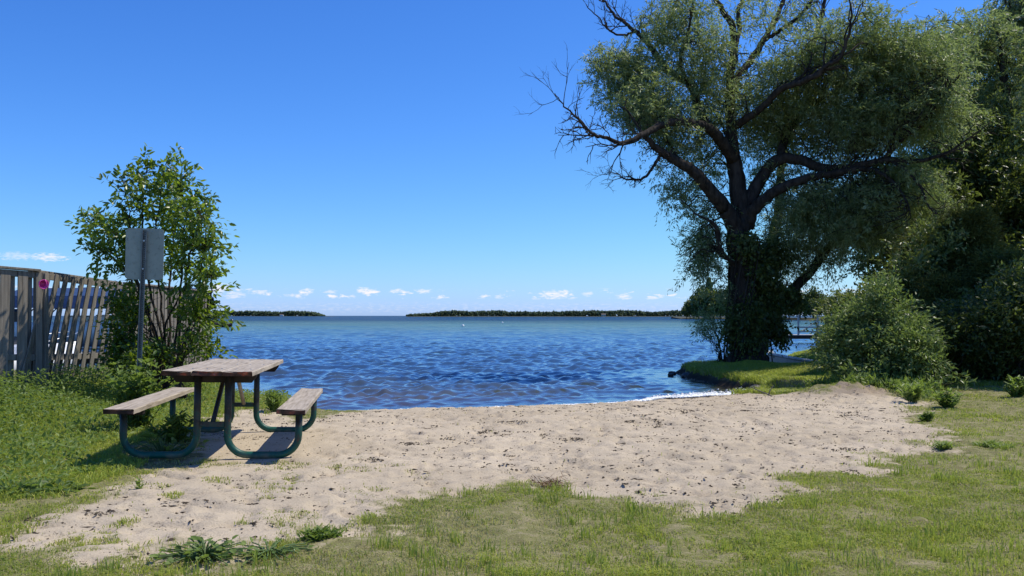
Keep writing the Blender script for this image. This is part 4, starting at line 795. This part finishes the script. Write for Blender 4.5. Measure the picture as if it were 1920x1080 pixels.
# lush weeds between fence and table, left
x, y = scatter(60000, -7.2, -3.2, 6.0, 17, 1.3); _, s = height(x, y, True); sm, sd_ = sandmask(x, y)
edge = sstep(.15, -1.2, sd_); near_f = sstep(-4.6, -6.2, x); tall = (.03 + .05 * edge + .26 * near_f) * (.5 + fbm(x * 1.8, y * 1.8, 3, 55))
k = (rng.random(len(x)) < (1 - sm) * (.10 + .3 * edge + .6 * near_f) * (s > .2)) & (np.hypot((x + 2.67), (y - 8.57) * .8) > 1.15) ; x, y, tall = x[k], y[k], tall[k]; n = len(x)
P = np.stack([x, y, height(x, y)], 1); P[:, 2] += tall * rng.random(n) ** .7; A = rng.normal(0, 1, (n, 3)) * (1, 1, .45) + (0, 0, .35); N = rng.normal(0, .45, (n, 3)) + (0, 0, 1)
pk = leaves(P, A, N, .03 + .045 * rng.random(n), .016 + .018 * rng.random(n), LEAF4, np.clip(.5 + .35 * (fbm(x, y, 2, 66) - .5) * 2 + rng.normal(0, .2, n), 0, 1))
x2, y2 = scatter(150000, -7.2, -3.0, 6.0, 17, 1.3); _, s = height(x2, y2, True); sm2, sd2 = sandmask(x2, y2); k = (rng.random(len(x2)) < (1 - sm2) * .55) & (s > .2) & (np.hypot((x2 + 2.67), (y2 - 8.57) * .8) > .9); x2, y2 = x2[k], y2[k]; hh_ = (.035 + .06 * rng.random(len(x2))) * (.7 + 1.5 * sstep(-4.4, -6, x2))
blades(x2, y2, hh_, .009, np.clip(.65 + rng.normal(0, .18, len(x2)), 0, 1), 'long_grass', 'longer fresh green grass along the left side by the fence', .7)
link('ground_cover', leafmesh('ground_cover', [pk]), M['weed'], kind='stuff', label='lush mixed weeds covering the ground below the fence', category='weeds')
# weeds along the foot of the shrubs, right
x, y = rng.uniform(5.3, 9.8, 26000), rng.uniform(11.4, 16.5, 26000); _, s = height(x, y, True); sm, sd_ = sandmask(x, y); lim = 13.6 - .35 * np.abs(x - 7.2) * 0; k = (sm < .3) & (y > 13.2 + 1.1 * (fbm(x * 1.5, y, 2, 5) - .5) - .8 * sstep(5.7, 6.4, x)) & (rng.random(len(x)) < .8); k &= (x / y < (1735 - CX) / F + .02 * rng.random(len(x))); x, y = x[k], y[k]; n = len(x)
P = np.stack([x, y, height(x, y)], 1); P[:, 2] += .22 * rng.random(n) * (.3 + fbm(x * 2, y * 2, 2, 8)); pk = leaves(P, rng.normal(0, .6, (n, 3)) + (0, 0, .6), rng.normal(0, .6, (n, 3)) + (0, -.2, 1), .07 + .06 * rng.random(n), .02 + .012 * rng.random(n), LEAF4, np.clip(.68 + rng.normal(0, .16, n), 0, 1))
link('shrub_edge_weeds', leafmesh('shrub_edge_weeds', [pk]), M['weed'], kind='stuff', label='bright green weeds along the foot of the shrubs by the sand mound', category='weeds')

def broadleaf(label, px, py, n, L, wd, hgt, name='broadleaf_weed', cat='plant', mat='weed', tint=.45, spread=.16, group=None, rise=.45):
    p = G(px, py); root = thing(name, label, cat, tuple(p), group=group); b = Bld(); Pp = []; Aa = []; 
    for k in range(n):
        a = random.random() * 6.28; r = spread * random.random(); base = np.array([math.cos(a) * r * .25, math.sin(a) * r * .25, -.01]); tip = np.array([math.cos(a) * (r + .03), math.sin(a) * (r + .03), hgt * (.25 + .75 * random.random()) * (1.1 - .6 * r / spread)])
        b.tube([base, (base + tip) / 2 + (0, 0, .02), tip], [.005, .004, .003], 5, False); Pp.append(tip); Aa.append((math.cos(a), math.sin(a), rise * random.random() - .05))
    part(b, 'stem', M['weed'] if 'weedstem' not in M else M['weedstem'], root, True); Pp = np.array(Pp); Aa = np.array(Aa) + rng.normal(0, .25, (n, 3))
    link('leaves', leafmesh('leaves', [leaves(Pp, Aa, rng.normal(0, .35, (n, 3)) + (0, 0, 1), L * (.6 + .6 * rng.random(n)), wd * (.7 + .5 * rng.random(n)), LEAF6, np.clip(tint + rng.normal(0, .18, n), 0, 1))]), M[mat], root)
M['weedstem'] = simple('green_stem', (.09, .14, .04), .6, .3)
def leafyplant(label, px, py, hgt, nst, L, wd, spread=.12, name='leafy_weed', mat='weed', tint=.55, group=None):
    """upright stems with leaves all the way up"""
    p = G(px, py); root = thing(name, label, 'plant', tuple(p), group=group); b = Bld(); Pp = []; Aa = []
    for k in range(nst):
        a = random.random() * 6.28; r = spread * random.random(); P = wander((math.cos(a) * r * .4, math.sin(a) * r * .4, -.01), (math.cos(a) * r / max(hgt, .1) * 1.4, math.sin(a) * r / max(hgt, .1) * 1.4, 1), hgt * (.55 + .45 * random.random()), 8, .07); b.tube(P, np.linspace(.005, .002, 9), 5, False)
        for i in range(1, 9):
            for j in range(3): aa = random.random() * 6.28; Pp.append(P[i] + rng.normal(0, .008, 3)); Aa.append((math.cos(aa), math.sin(aa), .35 + .5 * random.random()))
    part(b, 'stem', M['weedstem'], root, True); Pp = np.array(Pp); n = len(Pp)
    link('leaves', leafmesh('leaves', [leaves(Pp, np.array(Aa), rng.normal(0, .35, (n, 3)) + (0, 0, 1), L * (.6 + .6 * rng.random(n)), wd * (.7 + .5 * rng.random(n)), LEAF6, np.clip(tint + rng.normal(0, .16, n), 0, 1))]), M[mat], root)
leafyplant('leafy green plant on the bank edge beside the right bench, against the water', 513, 772, .3, 22, .075, .02, .1)
leafyplant('tall vine covered clump at the foot of the sign post', 256, 806, .78, 46, .09, .05, .26, tint=.5)
broadleaf('big burdock like weed clump at the bottom edge of the sand, left of the centre', 385, 1046, 120, .045, .034, .085, spread=.2, tint=.55)
broadleaf('dark broad leaved weed at the left edge beside the lawn', 30, 925, 46, .08, .045, .08, spread=.2, tint=.15)
broadleaf('drooping dark weed, the one just right of the weed at the left edge', 112, 925, 34, .075, .04, .07, spread=.16, tint=.1)
broadleaf('weed clump right of the burdock like one, at the sand edge', 505, 1040, 60, .042, .024, .045, spread=.2, tint=.4)
leafyplant('grassy tuft of weeds at the sand edge, rightmost of the foreground weeds', 600, 1012, .07, 26, .05, .013, .12, tint=.5)
broadleaf('large leaved weed in the shade under the left bench', 305, 850, 40, .1, .05, .17, spread=.34, tint=.4)
leafyplant('spiky dark weed growing up between the left bench and the table legs', 335, 830, .3, 14, .1, .035, .24, tint=.15)
broadleaf('pale big leaved plant between the fence and the table top', 350, 738, 14, .24, .2, .42, spread=.3, tint=.95, rise=.6)
leafyplant('lone seedling standing in the trampled sand below the table', 262, 917, .085, 1, .045, .022, .02, tint=.8)
leafyplant('green weed tuft in the sand under the shrub, left of the pair', 1712, 755, .28, 18, .1, .026, .16, tint=.75)
leafyplant('leafy weed at the tip of the leaning shrub, by the sand', 1778, 765, .24, 16, .09, .03, .16, tint=.5)
leafyplant('leafy weed at the right edge of the photo beside the dark shade', 1905, 745, .32, 22, .1, .03, .2, tint=.6)
leafyplant('small sprig in the sand at the lawn corner on the right', 1738, 790, .12, 12, .06, .02, .1, tint=.5)
leafyplant('bright green grass clump on the right lawn', 1860, 838, .06, 40, .06, .01, .3, tint=.95)
leafyplant('small bright weed on the sand lawn border, left of the bright grass clump', 1765, 842, .08, 14, .06, .014, .12, tint=.9)

# driftwood twig, stones, straw clump
b = Bld(); p0 = G(1440, 744); 
tw = thing('driftwood_branch', 'bare forked twig stuck in the bank under the grassy point', 'branch', tuple(p0)); b.tube([(-.26, .1, .16), (-.15, .05, .1), (.02, 0, .03), (.1, -.02, -.02)], [.005, .008, .011, .012], 6); b.tube([(.0, 0, .02), (.04, .02, .1), (.09, 0, .18)], [.01, .008, .004], 6); part(b, 'stick', M['deadwood'], tw, True)
def stone(label, px, py, r, Y=None, group=None):
    p = G(px, py) if Y is None else W(px, py, Y); bm = __import__('bmesh').new(); __import__('bmesh').ops.create_icosphere(bm, subdivisions=3, radius=r)
    sdx = random.random() * 50
    for v in bm.verts:
        k = 1 + .5 * (float(fbm(v.co.x / r * 1.2 + sdx, v.co.y / r * 1.2 + v.co.z / r, 3, 4)) - .5); v.co = Vector((v.co.x * k * 1.3, v.co.y * k, v.co.z * k * .6))
    me = bpy.data.meshes.new('stone'); bm.to_mesh(me); bm.free(); o = link('stone', me, M['stone'], label=label, category='stone'); o.location = p
    if group: o['group'] = group
for (px, py, r) in ((1262, 703, .12), (1275, 706, .09), (1290, 712, .1), (1268, 695, .07), (1310, 722, .08), (1425, 741, .13), (1440, 744, .1), (1470, 742, .09)):
    pass
for i, (xx, yy, r, lb) in enumerate(((4.35, 24.6, .08, 'dark wet stone at the very tip of the grassy point'), (4.2, 24.0, .06, 'low wet stone in the water just off the tip of the point'), (4.5, 23.3, .11, 'wet stone halfway along the bank of the point'), (5.02, 18.75, .14, 'dark rock under the bank where the foam ends'), (5.3, 18.25, .11, 'smaller dark rock right of the one where the foam ends'))):
    bm = __import__('bmesh').new(); __import__('bmesh').ops.create_icosphere(bm, subdivisions=3, radius=r); sdx = i * 7.3
    for v in bm.verts:
        k = 1 + .7 * (float(fbm(np.array(v.co.x / r * 1.2 + sdx), np.array(v.co.y / r * 1.2 + v.co.z / r), 3, 4)) - .5); v.co = Vector((v.co.x * k * 1.3, v.co.y * k, v.co.z * k * .7))
    me = bpy.data.meshes.new('stone'); bm.to_mesh(me); bm.free(); o = link('stone', me, M['stone'], label=lb, category='stone'); o.location = (xx, yy, .02 + .3 * r)
p0 = G(1035, 912); n = 260; A = rng.normal(0, 1, (n, 3)) * (1, 1, .5) + (0, 0, .2)
st_ = link('straw_clump', leafmesh('straw_clump', [leaves(rng.normal(0, .045, (n, 3)) * (1.4, .8, .4) + (0, 0, .015), A, rng.normal(0, 1, (n, 3)), .07, .005, LEAF4, np.full(n, .02))]), simple('dry_straw', (.2, .11, .06), .9, .1, var=.4), label='small reddish clump of dead grass on the sand edge', category='straw'); st_.location = p0

# ------------------------------------------------------------------ seawall, far lawn bank, dock on the right
sw = thing('seawall', 'low pale capped seawall along the inlet behind the willow', 'wall', (8.3, 26, 0)); b = Bld(); Pw = [(8.18, 24.2), (8.2, 26.5), (8.42, 29.2), (8.9, 31)]
for (a, c) in zip(Pw[:-1], Pw[1:]):
    m = ((a[0] + c[0]) / 2 - 8.3, (a[1] + c[1]) / 2 - 26); L = math.hypot(c[0] - a[0], c[1] - a[1]); an = math.atan2(c[1] - a[1], c[0] - a[0]); b.box((m[0] - .08, m[1], .1), (L, .16, .5), Matrix.Rotation(an, 3, 'Z'), bev=.01)
part(b, 'wall_face', M['stone'], sw); b = Bld()
for (a, c) in zip(Pw[:-1], Pw[1:]):
    m = ((a[0] + c[0]) / 2 - 8.3, (a[1] + c[1]) / 2 - 26); L = math.hypot(c[0] - a[0], c[1] - a[1]); an = math.atan2(c[1] - a[1], c[0] - a[0]); b.box((m[0] - .08, m[1], .38), (L + .02, .2, .05), Matrix.Rotation(an, 3, 'Z'), bev=.01)
part(b, 'cap', M['concrete'], sw)
def dock(label, x0, x1, Y, zt_, wd=1.4, rails=None):
    root = thing('dock', label, 'dock', ((x0 + x1) / 2, Y, 0)); b = Bld(); n = int((x1 - x0) / .16)
    for k in range(n): b.box((x0 + (k + .5) * (x1 - x0) / n - (x0 + x1) / 2, 0, zt_), ((x1 - x0) / n - .015, wd, .04))
    part(b, 'deck', M['greywhite'], root)
    for sy in (-1, 1):
        b = Bld(); b.box((0, sy * (wd / 2 - .04), zt_ - .12), (x1 - x0, .05, .18)); part(b, 'stringer', M['beam'], root)
    for k in range(max(2, int((x1 - x0) / 2.4)) + 1):
        for sy in (-1, 1):
            b = Bld(); xx = -(x1 - x0) / 2 + .1 + k * (x1 - x0 - .2) / max(2, int((x1 - x0) / 2.4)); b.tube([(xx, sy * (wd / 2 - .1), -1.3), (xx, sy * (wd / 2 - .1), zt_ + .15)], .05, 8); part(b, 'piling', M['beam'], root, True)
    if rails:
        for (xx, hh_) in rails:
            b = Bld(); b.box((xx - (x0 + x1) / 2, -wd / 2 + .1, zt_ + hh_ / 2), (.09, .09, hh_)); part(b, 'rail_post', M['greywhite'], root)
        a, c = rails[0][0] - (x0 + x1) / 2, rails[-1][0] - (x0 + x1) / 2
        for z_ in (.45, .2): b = Bld(); b.box(((a + c) / 2, -wd / 2 + .04, zt_ + z_), (c - a, .04, .09)); part(b, 'rail', M['greywhite'], root)
        b = Bld(); b.tube([(a, -wd / 2 + .1, zt_ + .1), (c - .4, -wd / 2 + .1, zt_ + .95)], .03, 6); part(b, 'rail_brace', M['greywhite'], root)
    return root
dock('long dock with a short timber railing seen between the willow and the shrub', 15.3, 26, 52, .5, 1.6, [(16.2, 1.15), (17.3, 1.15), (17.9, 1.25)])
dock('dock beyond the fence, seen through the gaps between its boards', -18.5, -9.5, 24.5, .55, 1.5)

# ------------------------------------------------------------------ boats behind the fence and off the left shore
def hull(b, L, wd, h, z0, bow=1):
    n = 14; V = []
    for k in range(n + 1):
        u = k / n; f = 1 - max(0, (u - .55) / .45) ** 2.2; hw = wd / 2 * max(f, .03); sh_ = h + .22 * h * max(0, u - .4) ** 1.2 * 3; kz = z0 + h * .75 * max(0, (u - .7) / .3) ** 2
        X = (u - .5) * L * bow; V += [(X, -hw, z0 + sh_), (X, -hw * .82, z0 + sh_ * .35 + (kz - z0) * .4), (X, 0, kz), (X, hw * .82, z0 + sh_ * .35 + (kz - z0) * .4), (X, hw, z0 + sh_), (X, hw * .86, z0 + sh_ - .02), (X, 0, z0 + h * .6 + (sh_ - h)), (X, -hw * .86, z0 + sh_ - .02)]
    Q = [(k * 8 + j, k * 8 + (j + 1) % 8, (k + 1) * 8 + (j + 1) % 8, (k + 1) * 8 + j) for k in range(n) for j in range(8)]
    V += [tuple(np.mean(V[:8], 0)), tuple(np.mean(V[-8:], 0))]; m = len(V); T = [(m - 2, (j + 1) % 8, j) for j in range(8)] + [(m - 1, n * 8 + j, n * 8 + (j + 1) % 8) for j in range(8)]
    b.add(V, Q, T)
def outboard(b, x, z, s=1.0):
    b.box((x, 0, z + .42 * s), (.34 * s, .3 * s, .46 * s), bev=.07 * s); b.box((x + .04 * s, 0, z + .02 * s), (.14 * s, .12 * s, .5 * s), bev=.02); b.box((x + .02 * s, 0, z - .3 * s), (.4 * s, .06 * s, .1 * s), bev=.02)
def motorboat(name, label, loc, rz, L, wd, h, hm, canopy=None, tilt=0):
    r = thing(name, label, 'boat', loc, (0, 0, rz)); b = Bld(); hull(b, L, wd, h, 0); part(b, 'hull', hm, r, True)
    b = Bld(); b.prism([(.05 * L, h), (.14 * L, h), (.05 * L, h + .42), (.03 * L, h + .42)], -wd * .36, wd * .36); part(b, 'windscreen', M['glass'], r)
    b = Bld(); b.box((-.18 * L, 0, h * .95), (.1 * L, wd * .6, .5), bev=.05); b.box((-.02 * L, -.22 * wd, h * .95), (.08 * L, wd * .24, .55), bev=.05); part(b, 'seat', M['white'], r)
    b = Bld(); outboard(b, -L / 2 - .18, h * .55, 1.25); part(b, 'outboard_motor', M['black'], r)
    b = Bld()
    for sy in (-1, 1): b.tube([(.1 * L, sy * wd * .44, h + .05), (.1 * L, sy * wd * .42, h + .3), (.3 * L, sy * wd * .34, h + .42), (.45 * L, sy * wd * .1, h + .5)], .015, 6)
    part(b, 'handrail', M['metal'], r, True); return r
pb = W(432, 611, 125); motorboat('motorboat', 'dark motorboat with a black outboard moored past the right end of the fence', (pb[0] - 2.8, 125, -.12), R(180), 5.6, 2.1, .75, M['redhull'])
motorboat('motorboat', 'white motorboat in the boat lift behind the leaning fence boards', (-13.7, 31.0, .55), R(8), 5.6, 2.1, .85, M['white'])
# aluminium pontoon boat nearer
motorboat('motorboat', 'white boat whose hull shows through the fence gaps nearest the pink pail', (-11.6, 20.9, -.05), R(70), 4.2, 1.7, .75, M['white'])
lf = thing('boat_lift', 'boat lift frame with a blue canopy behind the leaning fence boards', 'boat lift', (-13.7, 31, 0)); b = Bld()
for sx in (-1, 1):
    for sy in (-1, 1): b = Bld(); b.tube([(sx * 2.2, sy * 1.5, -1.4), (sx * 2.2, sy * 1.5, 2.2)], .05, 8); part(b, 'post', M['metal'], lf, True)
for sy in (-1, 1): b = Bld(); b.tube([(-2.2, sy * 1.5, .45), (2.2, sy * 1.5, .45)], .06, 8); part(b, 'side_beam', M['metal'], lf, True)
b = Bld()
for sx in (-1, 1): b.tube([(sx * 2.2, -1.5, .38), (sx * 2.2, 1.5, .38)], .05, 8)
part(b, 'cradle', M['metal'], lf, True)
b = Bld(); b.prism([(-1.7, 1.85), (-1.55, 2.25), (0, 2.55), (1.55, 2.25), (1.7, 1.85), (1.5, 2.2), (0, 2.5), (-1.5, 2.2)], -3.0, 3.0, 'x'); part(b, 'canopy', M['canvas'], lf)
for (px, Y, hh_, lb) in ((110, 40, 3.2, 'thin mast behind the leaning fence boards, left one'), (148, 42, 3.0, 'thin mast behind the leaning fence boards, right one')):
    c = W(px, 592, Y); r = thing('mast', lb, 'mast', (c[0], Y, 0)); b = Bld(); b.tube([(0, 0, -1), (0, 0, hh_)], .045, 6); part(b, 'pole', M['beam'], r, True); b = Bld(); b.tube([(-1.6, 0, hh_ - .5), (1.6, 0, hh_ - .35)], .02, 5); b.tube([(-1.4, 0, 1.6), (0, 0, hh_ - .1)], .03, 5); part(b, 'spar', M['beam'], r, True)
# buoys
for (px, py, lb) in ((868, 612, 'white mooring buoy floating left of the centre'), (942, 606, 'white mooring buoy farther out, right of the other one')):
    Y = 2720 / (py - 592); bm = __import__('bmesh').new(); __import__('bmesh').ops.create_uvsphere(bm, u_segments=16, v_segments=10, radius=.2)
    for v in bm.verts: v.co.z = v.co.z * .9 + (.06 if v.co.z > .15 else 0)
    me = bpy.data.meshes.new('buoy'); bm.to_mesh(me); bm.free(); o = link('buoy', me, M['white'], label=lb, category='buoy'); o.location = ((px - CX) / F * Y, Y, .08)

# ------------------------------------------------------------------ far shores
def farland(name, label, px0, px1, py_base, h_px, d, seed, taper=(1, 1), low=.25):
    x0, x1 = (px0 - CX) / F * d, (px1 - CX) / F * d; n = 90; us = np.linspace(0, 1, n); b = Bld(); ring = []
    sc = d / F
    z = .5 + low * h_px * sc * .3 * np.ones(n); z[0] = z[-1] = -1
    V = []
    for k, u in enumerate(us):
        X = x0 + (x1 - x0) * u; V += [(X, d - 12, -1), (X, d - 2, .4), (X, d + 40, z[k]), (X, d + 400, -1)]
    Q = [(k * 4 + j, (k + 1) * 4 + j, (k + 1) * 4 + j + 1, k * 4 + j + 1) for k in range(n - 1) for j in range(3)]
    b.add(V, Q); part(b, 'shore_land', simple('far_ground', (.1, .1, .06), .95, .1), None, kind='structure')
    m = int((px1 - px0) * 9); rr_ = np.random.default_rng(seed); u = rr_.random(m); X = x0 + (x1 - x0) * u
    prof = (sstep(0, .14, u) ** .7 if taper[0] else 1) * (sstep(0, .1, 1 - u) ** .7 if taper[1] else 1); H = h_px * sc * (.62 + .6 * fbm(X / (26 * sc), X * 0, 4, seed)) * (.28 + .72 * prof)
    Yd = d + rr_.random(m) * 60; zz_ = H * rr_.random(m) ** .55; r = (1.2 + .8 * rr_.random(m)) * sc * 1.15
    P3 = np.stack([X, Yd, zz_], 1); base = np.array([(1, 0, 0), (0, 1, 0), (-1, 0, 0), (0, -1, 0), (0, 0, 1.15), (0, 0, -1)], float); Tt = np.array([(0, 1, 4), (1, 2, 4), (2, 3, 4), (3, 0, 4), (1, 0, 5), (2, 1, 5), (3, 2, 5), (0, 3, 5)])
    V = base[None] * r[:, None, None] * (1 + .3 * rr_.normal(size=(m, 6, 3))) + P3[:, None]; Fa = (Tt[None] + (np.arange(m) * 6)[:, None, None]).reshape(-1, 3)
    link(name, mesh_np(name, V.reshape(-1, 3), [Fa], {'tint': np.repeat(rr_.random(m), 6)}), M['far'], kind='stuff', label=label, category='forest')
t = NT('far_foliage'); t.base(t.ramp(t.attr('tint'), [(0, (.035, .055, .035)), (1, (.09, .12, .06))]), .9, .1); M['far'] = t.m
farland('far_forest', 'low wooded island on the left horizon', 330, 600, 592, 8.2, 2500, 3, (0, 1))
farland('far_forest', 'long low wooded shore on the right horizon', 762, 1420, 594, 10.5, 1500, 5, (1, 0))
def cottage(label, px, d, s=1.0, col='cottage'):
    X = (px - CX) / F * d; r = thing('cottage', label, 'house', (X, d - 5, .8)); b = Bld(); b.box((0, 0, 1.6 * s), (9 * s, 6 * s, 3.2 * s)); part(b, 'wall', M[col], r)
    b = Bld(); b.prism([(-3.5 * s, 3.2 * s + .01), (3.5 * s, 3.2 * s + .01), (0, 5.6 * s)], -4.8 * s, 4.8 * s, 'x'); part(b, 'roof', M['roof'], r)
    for k in (-1, 1): b = Bld(); b.box((k * 2.4 * s, -3.02 * s, 1.8 * s), (1.4 * s, .08, 1.2 * s)); part(b, 'window', M['glass'], r)
cottage('tiny pale cottage at the water on the far right shore', 1131, 1492, .8); cottage('tiny white house on the left island', 529, 2490, 1.0, 'white')
# headland trees
def lump_tree(h, r, n, conifer, seed):
    rr_ = np.random.default_rng(seed); 
    if conifer: u = rr_.random(n) ** .7; z = h * (.08 + .92 * u); a = rr_.random(n) * 6.28; q = r * (1 - u) ** .8 * (.6 + .4 * rr_.random(n)); P = np.stack([np.cos(a) * q, np.sin(a) * q, z], 1)
    else:
        nb = 16; C = norm(rr_.normal(size=(nb, 3))) * (.62 * r, .62 * r, .3 * h) + (0, 0, h * .55); k = rr_.integers(0, nb, n); v = norm(rr_.normal(size=(n, 3))); P = C[k] + v * (rr_.random(n) ** .4)[:, None] * (r * .42, r * .42, h * .18)
    A = rr_.normal(size=(n, 3)); return leaves(P, A, rr_.normal(size=(n, 3)) + (0, 0, .8), .85 + .5 * rr_.random(n), .6, LEAF4, np.clip(rr_.normal(.4, .25, n), 0, 1))
protos = []
for k, (h_, r_, con) in enumerate(((13, 5.5, False), (16, 3.2, True), (11, 6, False), (14, 5, False))):
    root = thing('shore_tree', 'tree in the dark wood on the headland', 'tree', (0, 0, 0), group='trees on the dark headland behind the willow'); b = Bld(); b.tube([(0, 0, -1), (.2, 0, h_ * .4), (0, .1, h_ * .75)], [.35, .25, .08], 7); part(b, 'trunk', M['bark'], root, True)
    pk = lump_tree(h_, r_, 2600, con, 40 + k); link('crown', leafmesh('crown', [pk]), M['dense'], root); protos.append(root)
def copy_tree(o):
    c = o.copy(); COL.objects.link(c)
    for ch in o.children: d_ = ch.copy(); COL.objects.link(d_); d_.parent = c
    return c
spots = [(1287, 455, .5, 0), (1294, 450, .72, 2), (1301, 440, .85, 0), (1310, 430, 1.05, 3), (1320, 425, 1.2, 0), (1329, 420, 1.15, 1), (1338, 415, 1.3, 2), (1350, 405, 1.0, 0), (1366, 400, 1.05, 3), (1500, 330, .8, 0), (1525, 320, .85, 3), (1548, 300, .72, 2), (1568, 300, .74, 0), (1590, 290, .72, 3), (1610, 285, .7, 2),
         (1630, 280, .72, 0), (1650, 275, .8, 3), (1480, 340, .9, 2), (1460, 345, .9, 0), (1665, 270, .8, 2), (1395, 395, 1, 3), (1425, 385, 1, 0)]
used = set()
for i, (px, Y, s_, k) in enumerate(spots):
    o = protos[k] if k not in used else copy_tree(protos[k]); used.add(k)
    o.location = ((px - CX) / F * Y, Y, .2); o.scale = (s_, s_, s_); o.rotation_euler = (0, 0, random.random() * 6.28)
    if px < 1400: o['label'] = 'tree of the dark headland wood seen left of the willow trunk'
    else: o['label'] = 'tree of the far wood seen behind and right of the willow trunk'; o['group'] = 'far trees behind and right of the willow trunk'
b = Bld(); V = []; 
HL = [(1276, 452), (1300, 436), (1340, 410), (1400, 380), (1480, 325), (1560, 285), (1640, 262), (1760, 230)]
for px, Y in HL:
    X = (px - CX) / F * Y; V += [(X, Y - 1, -.6), (X + .5, Y + 1, .15), (X + 6, Y + 60, .9), (X + 30, Y + 200, -.8)]
Q = [(k * 4 + j, (k + 1) * 4 + j, (k + 1) * 4 + j + 1, k * 4 + j + 1) for k in range(len(HL) - 1) for j in range(3)]
b.add(V, Q); part(b, 'headland', simple('headland_ground', (.09, .085, .05), .95, .1), None, True, kind='structure', label='low headland under the dark wood', category='ground')
